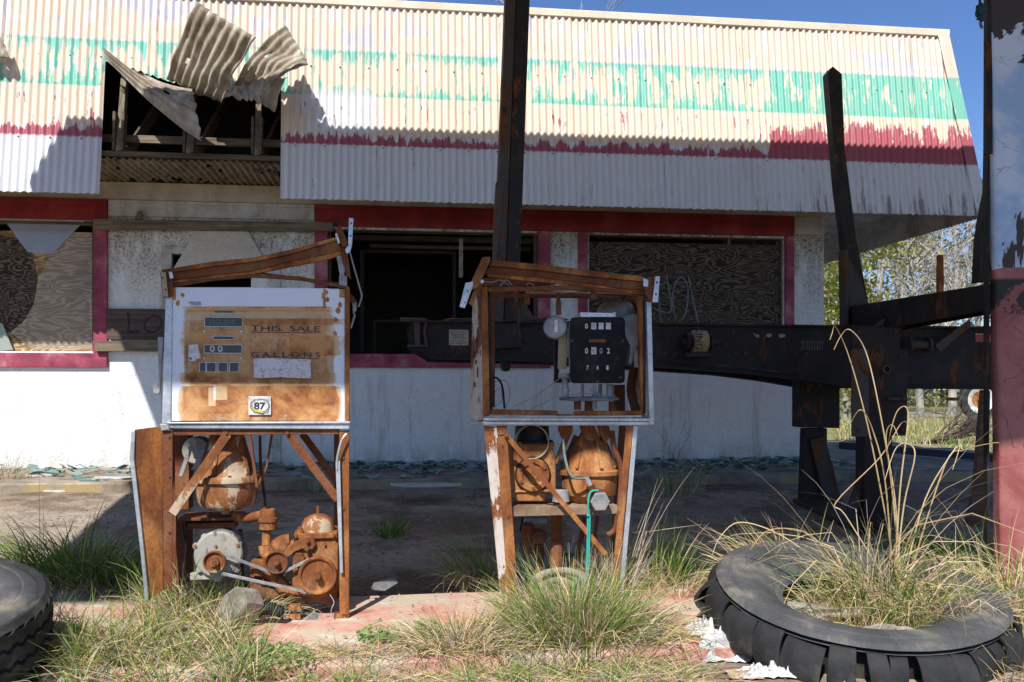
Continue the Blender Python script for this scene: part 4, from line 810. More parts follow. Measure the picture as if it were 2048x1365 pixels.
lv = addp('idler_arm', p1, 'rustw', lambda m: PL.poly(m, [(566, 1106), (578, 1094), (590, 1084), (615, 1072), (627, 1073), (632, 1090), (625, 1100), (604, 1098), (590, 1104), (578, 1114), (568, 1113)], -.04, .012), .003)
for x, y in ((615, 1082), (614, 1098)): addp('bolt', lv, 'rustd', lambda m: PL.disc(m, x, y, [(0, .016), (4.6, .014), (5, 0)], -.039, 6), 0)
addp('hex_plug', p1, 'rustd', lambda m: PL.disc(m, 598, 1117, [(0, .02), (12, .018), (13, 0)], -.05, 6), .001)
addp('cast_elbow', p1, 'rust', lambda m: [m.blob(PL.at(562, 1092, -.08), .045, .04, .045, 2, .12, 12), PL.path(m, [(545, 1120, -.09), (550, 1100, -.09), (562, 1086, -.08), (580, 1082, -.08)], 14, 12)], 0)
addp('bracket_box', p1, 'rustd', lambda m: [PL.rect(m, 355, 1036, 476, 1042, -.12, .2), PL.rect(m, 352, 1042, 372, 1170, -.20, .15), PL.rect(m, 374, 1046, 470, 1058, -.16, .1)], .003)
addp('drum', p1, 'greyp', lambda m: PL.disc(m, 392, 902, [(0, 0), (25, 0), (28, -.01), (28, -.09), (0, -.09)], -.24, 28), 0)
addp('control_arm', p1, 'greym', lambda m: [PL.poly(m, [(377, 892), (385, 896), (365, 955), (357, 952)], -.18, .01), PL.poly(m, [(405, 900), (412, 897), (402, 938), (382, 940)], -.2, .01)], .002)
addp('junction_box', p1, 'rustd', lambda m: PL.rect(m, 350, 873, 378, 1020, -.30, .1), .003)
addp('base_pan', p1, 'greym', lambda m: [PL.poly(m, [(575, 1241), (697, 1240), (700, 1247), (690, 1254), (610, 1257), (580, 1250)], .012, .44), PL.rect(m, 340, 1215, 574, 1228, -.10, .30)], .004)
addp('anchor_block', p1, 'rustl', lambda m: [PL.rect(m, 577, 1211, 601, 1221, .0, .04), PL.rect(m, 577, 1230, 601, 1240, .01, .04), PL.rect(m, 668, 1228, 697, 1240, .0, .04)], .002)

addp('conduit', p1, 'steelg', lambda m: [PL.path(m, [(480, 1060, -.25), (486, 1100, -.2), (484, 1150, -.2), (500, 1190, -.15)], 4, 8)], 0)
addp('vent_tube', p1, 'rustd', lambda m: PL.path(m, [(520, 872, -.3), (522, 940, -.32), (530, 1000, -.3), (528, 1020, -.12)], 3, 8), 0)
addp('loose_cable', p1, 'black', lambda m: [PL.path(m, [(365, 1050, -.1), (372, 1100, -.08), (366, 1150, -.06), (385, 1185, -.02)], 2, 6)], 0)
addp('loose_cable', p1, 'greym', lambda m: [PL.path(m, [(660, 1190, .0), (668, 1205, .02), (662, 1222, .03), (668, 1236, .03)], .8, 5)], 0)
for x, y in ((592, 1073), (668, 1071), (650, 1090), (664, 1130), (596, 1180)): addp('bolt', p1, 'rustd', lambda m: PL.disc(m, x, y, [(0, .01), (3, .009), (3.6, 0)], -.044 if y < 1078 else -.059, 6), 0)
# ---------------- second pump
PR = Fr(1136, 4.25, R(10)); g0 = PR.at(1136, HZ, -.2); p2 = thing('gas_pump', 'gutted open gas pump without its face, black counter register and turquoise rope inside', 'gas pump', (g0.x, g0.y, .12), PR.yaw)
a2 = lambda name, mat, fn, bevel=.0015, par=None, **k: addp(name, par or p2, mat, fn, bevel, **k)
a2('front_frame', 'rust', lambda m: [PR.poly(m, [(963, 574), (975, 574), (980, 832), (967, 834)], .0, .03), PR.poly(m, [(1277, 592), (1286, 592), (1290, 832), (1283, 832)], -.01, .03)], .002)
a2('front_frame', 'rustd', lambda m: PR.poly(m, [(976, 575), (1060, 573), (1140, 571), (1200, 573), (1287, 581), (1287, 590), (1200, 583), (1140, 580), (1060, 582), (977, 584)], .0, .03), .002)
a2('rear_frame', 'rustd', lambda m: [PR.poly(m, [(980, 586), (1240, 590), (1240, 597), (980, 595)], -.38, .02), PR.rect(m, 982, 595, 990, 815, -.38, .02)], .002)
a2('top_panel', 'rustw2', lambda m: m.add([PR.at(1050, 581, -.04), PR.at(1285, 588, -.04), PR.at(1262, 594, -.36), PR.at(1050, 588, -.36)], [(0, 1, 2, 3)]), 0)
a2('rubber_seal', 'rubber', lambda m: PR.poly(m, [(977, 592), (982, 592), (986, 820), (981, 820)], -.02, .04)); a2('rubber_seal', 'rubber', lambda m: [PR.rect(m, 1288.2, 600, 1290.3, 826, -.006, .01)]+[PR.rect(m, 1287, y, 1291.5, y+5.4, -.004, .02) for y in range(600, 826, 6)], .0005)
a2('seal_strip', mottled('yellowed_strip', (.42, .36, .26), (.62, .57, .47)), lambda m: [PR.poly(m, [(1286, 700), (1293, 700), (1296, 832), (1289, 832)], -.012, .01), PR.rect(m, 984, 832, 1284, 836, .012, .01)])
a2('front_frame', 'rustl', lambda m: [PR.poly(m, [(983, 819), (1116, 822), (1116, 831), (983, 830)], .0, .05), PR.poly(m, [(1152, 823), (1284, 822), (1284, 832), (1152, 832)], .0, .05), PR.rect(m, 1117, 829, 1151, 833, .0, .05)], .002)
sp = a2('side_panel', 'rustw2', lambda m: PR.sheet(m, [(946, 590, -.10), (962, 575, -.01), (966, 836, -.01), (961, 842, -.02), (938, 836, -.16)], .004), .001)
for x, y, h in ((954, 690, 16), (961, 706, 6), (947, 710, 6), (955, 745, 10), (949, 770, 5), (958, 800, 5), (952, 725, 4), (957, 660, 5)): addp('slot', sp, 'blackt', lambda m: PR.rect(m, x-1, y-h, x+1, y+h, -.02+(x-962)*.0045, .01), 0)
a2('bottom_trim', 'alu', lambda m: [PR.poly(m, [(966, 836), (1300, 837), (1308, 843), (968, 842)], .02, .06), PR.poly(m, [(966, 843), (1309, 843.5), (1309, 851), (968, 850)], .012, .05)], .003)
a2('corner_trim', 'alu', lambda m: PR.poly(m, [(1293, 604), (1303, 604), (1309, 850), (1299, 850)], .016, .04), .003)
a2('side_panel', 'rustw2', lambda m: m.prism([PR.at(1297, 606, -.03), PR.at(1300, 836, -.03), PR.at(1270, 836, -.40), PR.at(1266, 612, -.40)], PR.U*.004), 0)
a2('floor_panel', 'rustd', lambda m: [PR.rect(m, 975, 843, 1150, 848, -.055, .33), PR.rect(m, 1240, 843, 1295, 848, -.055, .33)], .001)
a2('roof_rail', 'rust', lambda m: PR.poly(m, [(985, 520), (1080, 529), (1180, 541), (1288, 553), (1288, 563), (1180, 553), (1080, 541), (983, 532)], .03, .05), .003)
a2('roof_rail', 'rustd', lambda m: PR.poly(m, [(981, 533), (1080, 542), (1180, 554), (1290, 564), (1292, 580), (1240, 577), (1180, 567), (1080, 555), (972, 547)], .018, .05), .005)
a2('roof_rail', 'rustl', lambda m: PR.poly(m, [(976, 548), (1080, 556), (1180, 568), (1240, 578), (1180, 574), (1060, 562), (976, 553)], .004, .02), .001)
a2('rear_frame', 'rustd', lambda m: PR.poly(m, [(968, 556), (1110, 558), (1110, 570), (968, 573)], -.30, .02), .002)
a2('end_bracket', 'rust', lambda m: [PR.poly(m, [(966, 514), (981, 514), (980, 524), (958, 572), (944, 580), (943, 564)], .03, .03), PR.poly(m, [(955, 563), (966, 568), (944, 612), (938, 606)], .02, .02)], .002)
a2('bracket_plate', 'alu', lambda m: [PR.poly(m, [(931, 566), (947, 563), (946, 572), (930, 617), (919, 614)], .04, .008), PR.poly(m, [(962, 559), (968, 560), (967, 567), (961, 567)], .045, .01)], .002)
a2('end_bracket', 'rustd', lambda m: PR.poly(m, [(1287, 556), (1308, 553), (1309, 600), (1303, 605), (1290, 583)], .03, .03), .002)
a2('bracket_plate', 'alu', lambda m: [PR.poly(m, [(1311, 553), (1320, 553), (1316, 605), (1305, 605)], .045, .006), PR.poly(m, [(1286, 556), (1297, 560), (1296, 574), (1287, 573)], .036, .006)], .001)
for x, y in ((1314, 565), (1312, 589)): a2('bolt_hole', 'blackt', lambda m: PR.disc(m, x, y, [(0, .001), (2.2, .001), (2.2, -.001)], .0455, 12), 0)
for x, y in ((935, 582), (930, 605)): a2('bolt_hole', 'blackt', lambda m: PR.disc(m, x, y, [(0, .001), (1.6, .001), (1.6, -.001)], .0405, 12), 0)
a2('loose_wire', mottled('pinkish_wire', (.30, .24, .28), (.5, .42, .46)), lambda m: [PR.path(m, [(967, 563, -.02), (985, 565, -.02), (1000, 560, -.02), (1018, 571, -.03)], .8, 5), PR.path(m, [(1000, 573, -.02), (1012, 560, -.02), (1024, 571, -.02)], .8, 5), PR.path(m, [(1052, 573, -.02), (1058, 566, -.02), (1068, 572, -.02)], .8, 5)], 0)
a2('hanging_tab', 'rustd', lambda m: [PR.rect(m, 1049, 587, 1060, 610, -.2, .004), PR.rect(m, 1181, 582, 1193, 598, -.02, .004)])
a2('conduit', 'rustd', lambda m: [PR.turn(m, 1117, [(584, 4), (602, 4), (603, 5.5), (630, 5.5)], -.16, 12)], 0)
a2('round_drum', 'greym', lambda m: [m.lathe(PR.at(1113, 656, -.17), PR.V+PR.U*-.45, [(0, .05), (.050, .048), (.057, .04), (.057, -.03), (0, -.03)], 32)], 0)
a2('drum_label', 'whitet', lambda m: PR.rect(m, 1109, 640, 1116, 665, -.112, .002), 0)
a2('mount_bracket', mottled('tan_metal_strip', (.30, .20, .10), (.44, .34, .22)), lambda m: PR.poly(m, [(1118, 642), (1132, 640), (1134, 738), (1116, 738)], -.15, .01), .002)
a2('mount_bracket', 'black', lambda m: [PR.rect(m, 1109, 682, 1118, 764, -.18, .02), PR.rect(m, 1109, 757, 1140, 766, -.18, .02)], .002)
reg = thing_child('register', p2)
rr = lambda x0, y0, x1, y1, r=8: [(x0+r, y0), (x1-r, y0), (x1-2, y0+2), (x1, y0+r), (x1, y1-r), (x1-2, y1-2), (x1-r, y1), (x0+r, y1), (x0+2, y1-2), (x0, y1-r), (x0, y0+r), (x0+2, y0+2)]
addp('faceplate', reg, 'black', lambda m: PR.poly(m, rr(1141, 635, 1250, 767), -.10, .012), .002)
addp('register_body', reg, 'greym', lambda m: [PR.rect(m, 1150, 640, 1240, 755, -.113, .13), PR.rect(m, 1134, 655, 1149, 715, -.14, .08)], .004)
addp('top_tray', reg, 'alu', lambda m: [PR.poly(m, [(1161, 625), (1231, 627), (1231, 634), (1161, 634)], -.095, .004), PR.rect(m, 1161, 625, 1165, 634, -.10, .10), PR.rect(m, 1227, 625, 1231, 634, -.10, .10)], 0)
addp('side_casting', reg, 'greym', lambda m: PR.poly(m, [(1243, 634), (1268, 627), (1278, 630), (1279, 684), (1272, 700), (1264, 730), (1257, 728), (1262, 690), (1252, 676)], -.12, .06), .004)
for i, t_ in enumerate('0008'):
    x = 1168+i*14.6
    for (y0, y1, tt) in ((646, 659, '00  '[i] if i < 2 else ' '), (695, 709, '0602'[i])):
        wn = addp('digit_wheel', reg, 'black' if y0 == 695 and i != 1 and i != 2 else ('paper' if (i > 1 and y0 == 646) or i == 1 else 'black'), lambda m: PR.rect(m, x, y0, x+10, y1, -.0985, .002), 0)
        if tt.strip(): text('digit', tt, PR, x+2, y0+1.5, x+8, y1-1.5, -.0978, MT['whitet'] if not (i in (1, 2) and y0 == 695) and not (i == 1) else MT['greym'], wn, bold=.02)
for i, t_ in enumerate('741'):
    x = 1171+i*20; wn = addp('digit_wheel', reg, 'blackt', lambda m: PR.rect(m, x, 730, x+8, 742, -.0985, .002), 0); text('digit', t_, PR, x+2, 731.5, x+6, 740, -.0978, MT['whitet'], wn, bold=.02)
addp('name_slot', reg, 'rustl', lambda m: PR.rect(m, 1178, 679, 1212, 685, -.0985, .002), .001)
for x, y in ((1144, 682), (1246, 682), (1241, 755), (1195, 764)): addp('screw', reg, 'rustd', lambda m: PR.disc(m, x, y, [(0, .004), (3, .003), (3, 0)], -.10, 8), 0)
a2('register_leg', 'greym', lambda m: [PR.turn(m, 1130, [(747, 14), (756, 14), (757, 7), (775, 6), (776, 8), (795, 8)], -.16, 14), PR.turn(m, 1219, [(768, 7), (795, 7), (797, 9)], -.16, 14), PR.turn(m, 1165, [(768, 3), (800, 3)], -.2, 10), PR.turn(m, 1200, [(768, 4), (800, 4)], -.22, 10)], 0)
a2('register_base', mottled('bluish_grey_disc', (.10, .12, .14), (.20, .24, .27)), lambda m: PR.turn(m, 1178, [(793, 0), (794, 56), (797, 60), (801, 59), (803, 20), (803, 0)], -.17, 36), 0)
a2('drive_shaft', 'greym', lambda m: [PR.turn(m, 1189, [(770, 3), (790, 3), (790, 5), (818, 5)], -.12, 12), PR.bar(m, (1182, 778), (1204, 796), 5, -.11, .01)], 0)
a2('base_post', 'rust', lambda m: [PR.turn(m, 1155, [(803, 7), (820, 7)], -.17, 12), PR.turn(m, 1178, [(803, 9), (822, 9)], -.2, 12), PR.turn(m, 1225, [(803, 8), (822, 8)], -.17, 12)], 0)
a2('rear_dome', 'greym', lambda m: PR.turn(m, 1232, [(602, 8), (603, 22), (610, 32), (622, 38), (640, 40), (700, 40)], -.30, 30), 0)
a2('curved_pipe', 'rustd', lambda m: PR.path(m, [(1245, 592, -.28), (1262, 596, -.3), (1272, 610, -.3), (1275, 640, -.3)], 6, 10), 0)
a2('support_pipe', 'rustd', lambda m: [PR.path(m, [(1268, 735, -.28), (1262, 780, -.28), (1270, 815, -.28), (1276, 840, -.28)], 9, 10), PR.rect(m, 1230, 770, 1250, 840, -.30, .03)], 0)
a2('loose_wire', 'black', lambda m: [PR.path(m, [(983, 757, -.2), (995, 757, -.19), (1005, 775, -.18), (1009, 818, -.17)], 2.2, 6), PR.path(m, [(985, 765, -.1), (1012, 762, -.1), (1020, 790, -.1), (1012, 815, -.1)], .5, 4), PR.path(m, [(986, 790, -.1), (1000, 775, -.1), (1004, 800, -.1), (990, 815, -.1)], .5, 4)], 0)
a2('loose_wire', mottled('tan_wire', (.30, .22, .13), (.46, .36, .24)), lambda m: [PR.path(m, [(1030, 812, -.1), (1075, 790, -.1), (1120, 757, -.1), (1138, 755, -.1)], .8, 5), PR.path(m, [(1062, 818, -.08), (1110, 797, -.08), (1160, 788, -.08), (1230, 792, -.08)], .8, 5), PR.path(m, [(940, 848, .01), (965, 846, .02), (985, 850, .02)], .6, 4)], 0)
a2('loose_cable', 'black', lambda m: [PR.path(m, [(1045, 1035, -.12), (1040, 1080, -.1), (1052, 1120, -.1), (1048, 1160, -.05)], 2.2, 6)], 0); a2('loose_cable', 'rustd', lambda m: [PR.path(m, [(1195, 1032, -.2), (1190, 1090, -.2), (1202, 1150, -.2)], 4, 8)], 0)
a2('valve_body', 'rustd', lambda m: [PR.turn(m, 1055, [(1046, 8), (1050, 14), (1070, 15), (1074, 9), (1110, 9)], -.3, 16), PR.disc(m, 1078, 1074, [(0, .02), (12, .018), (16, .0), (16, -.03)], -.28, 18)], 0)
# lower part
a2('front_post', 'rust', lambda m: [PR.poly(m, [(993, 876), (1014, 870), (1037, 1204), (1017, 1210)], .0, .005), PR.poly(m, [(993, 876), (997, 875), (1021, 1209), (1017, 1210)], -.0055, .05), PR.rect(m, 993, 852, 1014, 870, -.001, .005)], .001)
for x, y in ((1006, 894), (1017, 1036), (1029, 1130)): a2('slot', 'blackt', lambda m: PR.rect(m, x-1.5, y-3, x+1.5, y+3, .0008, .002), 0)
a2('side_panel', 'rustw2', lambda m: PR.sheet(m, [(968, 852, -.01), (993, 855, .0), (996, 876, .0), (1019, 1208, .0), (1001, 1196, -.02), (988, 1060, -.03), (978, 960, -.03)], .004), .001)
a2('front_post', 'rust', lambda m: [PR.poly(m, [(1253, 852), (1266, 852), (1241, 1112), (1229, 1108)], .0, .005), PR.poly(m, [(1240, 1110), (1230, 1108), (1226, 1205), (1236, 1205)], .0, .005)], .001)
a2('corner_trim', 'alu', lambda m: PR.poly(m, [(1267, 852), (1276, 852), (1246, 1206), (1237, 1206)], -.004, .03), .002)
a2('rear_post', 'rustd', lambda m: [PR.poly(m, [(1000, 852), (1010, 852), (1030, 1170), (1020, 1170)], -.38, .02), PR.poly(m, [(1240, 852), (1252, 852), (1228, 1170), (1218, 1170)], -.38, .02)], .002)
a2('shelf', mottled('dusty_rust_shelf', (.17, .10, .06), (.30, .20, .13), (.40, .31, .22), 6), lambda m: [PR.rect(m, 1025, 1014, 1238, 1031, -.03, .006), m.prism([PR.at(1025, 1014, -.03), PR.at(1238, 1012, -.03), PR.at(1238, 1012, -.03)-PR.V*.33, PR.at(1025, 1014, -.03)-PR.V*.33], (0, 0, -.005))], .002)
def meterA(m):
    PR.poly(m, [(1022, 884), (1110, 884), (1108, 900), (1112, 925), (1113, 985), (1024, 985), (1026, 925)], -.10, .17)
    PR.poly(m, [(1032, 985), (1092, 985), (1090, 1004), (1035, 1004)], -.10, .14); PR.rect(m, 1024, 980, 1116, 986, -.09, .19)
a2('meter_body', 'rustl', meterA, .008)
a2('meter_drum', 'black', lambda m: PR.turn(m, 1064, [(852, 0), (853, 34), (880, 35), (881, 42), (886, 43), (886, 0)], -.18, 30), 0); a2('drum_hood', mottled('brass_hood', (.30, .26, .18), (.46, .42, .32)), lambda m: m.lathe(PR.at(1063, 884, -.10), PR.V, [(.078, .02), (.082, .02), (.082, -.02), (.078, -.02), (.078, .02)], 36), 0)
cv = a2('meter_cover', 'rust', lambda m: PR.disc(m, 1066, 950, [(0, .012), (8, .014), (14, .006), (20, .004), (23, .013), (32, .012), (34, .004), (34, -.012)], -.09, 40), 0)
for k in range(6): a = k*math.pi/3+.5; addp('cover_bolt', cv, 'rustd', lambda m: PR.disc(m, 1066+27*math.cos(a), 950+27*math.sin(a), [(0, .009), (3.5, .008), (4, 0)], -.078, 6), 0)
addp('gasket', cv, 'black', lambda m: PR.disc(m, 1066, 950, [(34.5, .0), (36.5, .0), (36.5, -.014), (34.5, -.014)], -.092, 36), 0)
def meterB(m):
    PR.turn(m, 1178, [(858, 14), (872, 20), (884, 32), (905, 44), (930, 50), (938, 52), (940, 60), (948, 60), (949, 54), (975, 54), (988, 52), (998, 40), (1008, 34), (1012, 34)], -.18, 40, fl6)
    for k in range(4): a = -k*.9-.3; c = PR.at(1178, 900, -.18); r = 50*c.y/F; m.beam(c+Vector((math.cos(a)*r*.5, math.sin(a)*r*.5, .07)), c+Vector((math.cos(a)*r*1.04, math.sin(a)*r*1.04, -.085)), .014, .03)
a2('meter', 'rustl', meterB, 0)
a2('top_lug', 'rust', lambda m: [PR.poly(m, [(1118, 852), (1146, 852), (1146, 864), (1134, 890), (1113, 930), (1110, 925), (1126, 880), (1118, 862)], -.12, .02), PR.poly(m, [(1160, 852), (1190, 852), (1204, 892), (1168, 878)], -.11, .02), PR.poly(m, [(1196, 852), (1218, 852), (1222, 872), (1212, 888), (1202, 872)], -.1, .03)], .003)
a2('small_fitting', 'greym', lambda m: PR.turn(m, 1122, [(978, 12), (982, 16), (998, 17), (1003, 18)], -.1, 20), 0)
a2('conduit_hose', 'hose', lambda m: PR.path(m, [(1126, 878, -.05), (1130, 915, -.03), (1138, 944, -.01), (1150, 957, .0), (1174, 957, .0)], 2.8, 10), 0)
a2('hose_nut', 'alu', lambda m: m.tube([PR.at(1173, 956, .0), PR.at(1181, 972, .0)], .012, 8), 0)
a2('tee_fitting', 'rustd', lambda m: [m.tube([PR.at(1180, 970, .0), PR.at(1188, 990, -.01)], .020, 12), PR.disc(m, 1197, 1000, [(0, .0), (19, .0), (22, -.01), (22, -.05), (0, -.05)], .0, 24)], 0)
a2('hex_cap', 'greym', lambda m: PR.disc(m, 1199, 1003, [(0, .020), (19, .019), (20.5, .016), (20.5, -.005)], .004, 6), .001)
rp_ = a2('rope', 'rope', lambda m: [PR.path(m, [(1197, 981, .02), (1182, 984, .025), (1177, 1000, .026), (1176, 1040, .022), (1175, 1090, .02), (1173, 1138, .02)], 2.1, 8), PR.path(m, [(1180, 1032, .03), (1179, 1080, .024), (1177, 1140, .02), (1168, 1158, .02), (1158, 1162, .03), (1140, 1172, .04)], 1.9, 8), m.blob(PR.at(1177, 1032, .028), .010, .01, .008, 3, .3, 6), m.blob(PR.at(1175, 1140, .022), .009, .009, .010, 4, .3, 6)], 0)
a2('bent_pipe', 'rustd', lambda m: PR.path(m, [(1224, 862, -.06), (1228, 895, -.06), (1242, 935, -.05), (1241, 990, -.04), (1234, 1040, -.04), (1228, 1062, -.04), (1214, 1071, -.04)], 5.5, 10), 0)
a2('long_brace', 'rustl', lambda m: PR.bar(m, (1015, 874), (1212, 1110), 10, .008, .006), .001)
a2('bolt', 'rustd', lambda m: PR.disc(m, 1012, 871, [(0, .012), (4, .011), (4.5, 0)], .012, 6), 0)
a2('riser_pipe', 'rustd', lambda m: [PR.turn(m, 1113, [(1031, 11), (1080, 11), (1081, 13), (1145, 13)], -.2, 16), PR.turn(m, 1078, [(1060, 8), (1088, 8), (1089, 10), (1150, 10)], -.3, 14), PR.path(m, [(1168, 1035, -.25), (1160, 1090, -.25), (1145, 1140, -.25)], 5, 8)], 0)
a2('rear_fittings', 'greym', lambda m: [PR.rect(m, 1052, 1040, 1095, 1048, -.34, .05), PR.path(m, [(1060, 1040, -.33), (1055, 1070, -.33), (1062, 1100, -.33)], 5, 8), PR.path(m, [(1135, 1045, -.33), (1150, 1060, -.33), (1145, 1100, -.33)], 5, 8)], 0)
tag(obj('old_hose', (lambda m: (PR.path(m, [(1063, 1180, .02), (1072, 1158, .02), (1095, 1146, .0), (1130, 1142, -.02), (1160, 1150, .0), (1172, 1168, .03), (1160, 1186, .06), (1120, 1195, .09)], 7.5, 12), PR.path(m, [(1068, 1190, .05), (1085, 1170, .04), (1120, 1160, .02), (1150, 1172, .05)], 6.5, 10), m)[-1])(MB()), mottled('faded_hose', (.20, .18, .14), (.34, .31, .25))), 'coil of faded grey hose lying in the foot of the open pump', 'hose')

# ============================================================ LOG TRAILER
TF = Fr(1024, 6.55, R(8)); g0 = TF.at(1400, HZ, -.4); tr = thing('log_trailer', 'blackened steel log trailer with tall stakes parked between the pumps and the building', 'trailer', (g0.x, g0.y, gz(g0.x, g0.y)), TF.yaw)
t2 = lambda name, mat, fn, bevel=.004, par=None, **k: addp(name, par or tr, mat, fn, bevel, **k)
for dv in (0, -.75):
    def rail(m):
        top = [(820, 645), (1110, 646), (1400, 651), (1700, 655), (2120, 658)]; bot = [(2120, 778), (1700, 775), (1600, 758), (1500, 746), (1370, 737), (1110, 722), (862, 716), (822, 692)]
        P = [TF.at(x, y, 0)+TF.V*dv for x, y in top+bot]; m.prism(P, -TF.V*.014)
        T = [TF.at(x, y-2, .05)+TF.V*dv for x, y in top]; Bt = [TF.at(x, y, .05)+TF.V*dv for x, y in bot[::-1][1:]]
        for L in (T, Bt):
            for a, b in zip(L[:-1], L[1:]): m.beam(a-TF.V*.055, b-TF.V*.055, .12, .014)
    t2('frame_rail', 'steel', rail, 0)
t2('cross_member', 'steel', lambda m: [m.beam(TF.at(x, 690, -.02), TF.at(x, 690, -.02)-TF.V*.72, .10, .16) for x in (900, 1380, 1640, 1900)])
t2('end_bracket', 'steelg', lambda m: [TF.poly(m, [(828, 643), (840, 643), (840, 690), (830, 690)], .04, .06), TF.poly(m, [(800, 635), (850, 636), (860, 643), (802, 642)], .04, .06), TF.rect(m, 815, 690, 856, 694, .04, .06), TF.poly(m, [(850, 643), (856, 643), (851, 665), (856, 690), (850, 690), (846, 665)], .04, .06)], .002)
t2('deck_debris', 'steelg', lambda m: [m.blob(TF.at(x, 641, -.05), .06+.03*math.sin(x), .04, .016, x, .5, 5) for x in range(905, 1120, 14)], 0)
t2('plate', 'tagp', lambda m: TF.rect(m, 898, 660, 937, 691, .003, .003), 0)
mt_ = t2('plate_print', flat('brown_print', (.13, .10, .07)), lambda m: [TF.rect(m, 901, y, 934-(y*7 % 9), y+.9, .0035, .001) for y in range(663, 690, 3)], 0)
ls = thing_child('left_stake_x', tr); ls.name = 'stake'
addp('stake_face', ls, 'steelg', lambda m: m.prism([TF.at(985, 643, .10), TF.at(1007, 645, .10), TF.at(1032, -12, .10), TF.at(1012, -12, .10)], -TF.V*.11), .003)
addp('stake_body', ls, 'steel', lambda m: m.prism([TF.at(1008, 645, .085), TF.at(1036, 643, .085), TF.at(1060, -12, .085), TF.at(1033, -12, .085)], -TF.V*.09), .003)
addp('stake_flange', ls, 'steelg', lambda m: TF.poly(m, [(992, 365), (1003, 360), (1007, 380), (1000, 470), (986, 580), (985, 540), (988, 430)], .105, .04), .003)
t2('stake_pocket', 'steel', lambda m: [TF.poly(m, [(985, 646), (1040, 646), (1046, 695), (975, 700)], .06, .055)], .004)
t2('stake_pocket', 'steelg', lambda m: [TF.poly(m, [(1036, 560), (1042, 645), (1038, 650), (1034, 646)], .08, .03), TF.poly(m, [(1040, 585), (1070, 640), (1040, 645)], .02, .02)], .003)
t2('drop_pipe', 'steel', lambda m: [TF.turn(m, 1011, [(722, 9), (730, 9), (731, 11), (742, 8), (744, 0)], -.05, 12)], 0)
# strap winch
t2('strap_winch', 'steel', lambda m: [m.tube([TF.at(1366, 684, .10), TF.at(1436, 684, .10)], .030, 14), m.lathe(TF.at(1374, 684, .10), TF.U, [(0, -.01), (.07, -.01), (.07, .01), (0, .01)], 20), m.lathe(TF.at(1420, 684, .10), TF.U, [(0, -.01), (.06, -.01), (.06, .01), (0, .01)], 20), TF.rect(m, 1372, 706, 1425, 714, .16, .16), m.tube([TF.at(1430, 680, .10), TF.at(1462, 681, .10)], .007, 6)], .002)
t2('webbing', 'strap', lambda m: m.lathe(TF.at(1398, 684, .10), TF.U, [(0, -.052), (.082, -.052), (.084, -.05), (.084, .05), (.082, .052), (0, .052)], 28), 0)
text('lettering', 'KING', TF, 1391, 655, 1406, 700, .186, MT['blackt'], tr, bold=.01, rot=-math.pi/2)
def marks(pts, name, c):
    t2(name, flat(name, c, .9), lambda m: [TF.poly(m, [(x+w_*math.cos(k*1.05)*(.6+.4*random.random()), y+h*math.sin(k*1.05)*(.6+.4*random.random())) for k in range(6)], .0015, .001) for x, y, w_, h in pts], 0)
marks([(1515, 672, 5, 4), (1538, 671, 8, 5), (1564, 672, 10, 5), (1509, 669, 3, 2)], 'paint_chips', (.38, .32, .25))
strokes_ = MB()
for k in range(9): x = 1602+k*5; TF.path(strokes_, [(x, 686, .004), (x+3, 683, .004), (x+2, 697, .004), (x-2, 700, .004)], .5, 3)
obj('chalk_marks', strokes_, flat('chalk', (.30, .29, .27)), tr, smooth=0)
# bolsters and right stakes
bx, by = 1712, 612; Yf = 7.5
BO = Fr(1712, 7.5, R(7.1))
def bol(m):
    f_ = BO.at(1712, 618, 0); z0 = f_.z
    a = BO.w(-.06, -.1, z0-CZ); 
    m.prism([BO.w(-.06, -.1, z0-CZ-.23), BO.w(-.06, -.1, z0-CZ+.02), BO.w(-.06, 1.9, z0-CZ+.0), BO.w(-.06, 1.9, z0-CZ-.16)], BO.U*.02)
    m.prism([BO.w(.10, -.1, z0-CZ-.23), BO.w(.10, -.1, z0-CZ+.02), BO.w(.10, 1.9, z0-CZ+.0), BO.w(.10, 1.9, z0-CZ-.16)], BO.U*.02)
    m.prism([BO.w(-.04, -.1, z0-CZ+.0), BO.w(-.04, 1.9, z0-CZ-.02), BO.w(.10, 1.9, z0-CZ-.02), BO.w(.10, -.1, z0-CZ+.0)], (0, 0, -.014))
t2('bolster', 'steel', bol)
rs = thing_child('stake', tr)
addp('stake_body', rs, 'steel', lambda m: BO.poly(m, [(1698, 625), (1738, 612), (1712, 470), (1690, 300), (1684, 148), (1666, 133), (1656, 146), (1660, 200), (1676, 380), (1688, 470)], .02, .10), .004)
addp('stake_sleeve', rs, 'steelg', lambda m: [BO.poly(m, [(1692, 520), (1700, 520), (1722, 560), (1737, 610), (1700, 618)], .03, .05), BO.poly(m, [(1690, 500), (1697, 500), (1698, 650), (1693, 650)], .04, .12)], .003)
BN = Fr(1975, 5.75, R(7.1)); rs = thing_child('stake', tr)
addp('stake_body', rs, 'steel', lambda m: BN.poly(m, [(1956, 565), (1996, 562), (1998, 100), (1984, 100), (1978, 380), (1966, 440), (1960, 480)], .0, .07), .004)
t2('rail_gusset', 'steelg', lambda m: [TF.poly(m, [(1870, 690), (1940, 640), (1945, 650), (1880, 705)], .10, .02), TF.poly(m, [(1830, 652), (1880, 615), (1890, 620), (1845, 652)], .05, .02), TF.poly(m, [(1750, 652), (1768, 638), (1772, 640), (1765, 652)], .05, .02)], .003)
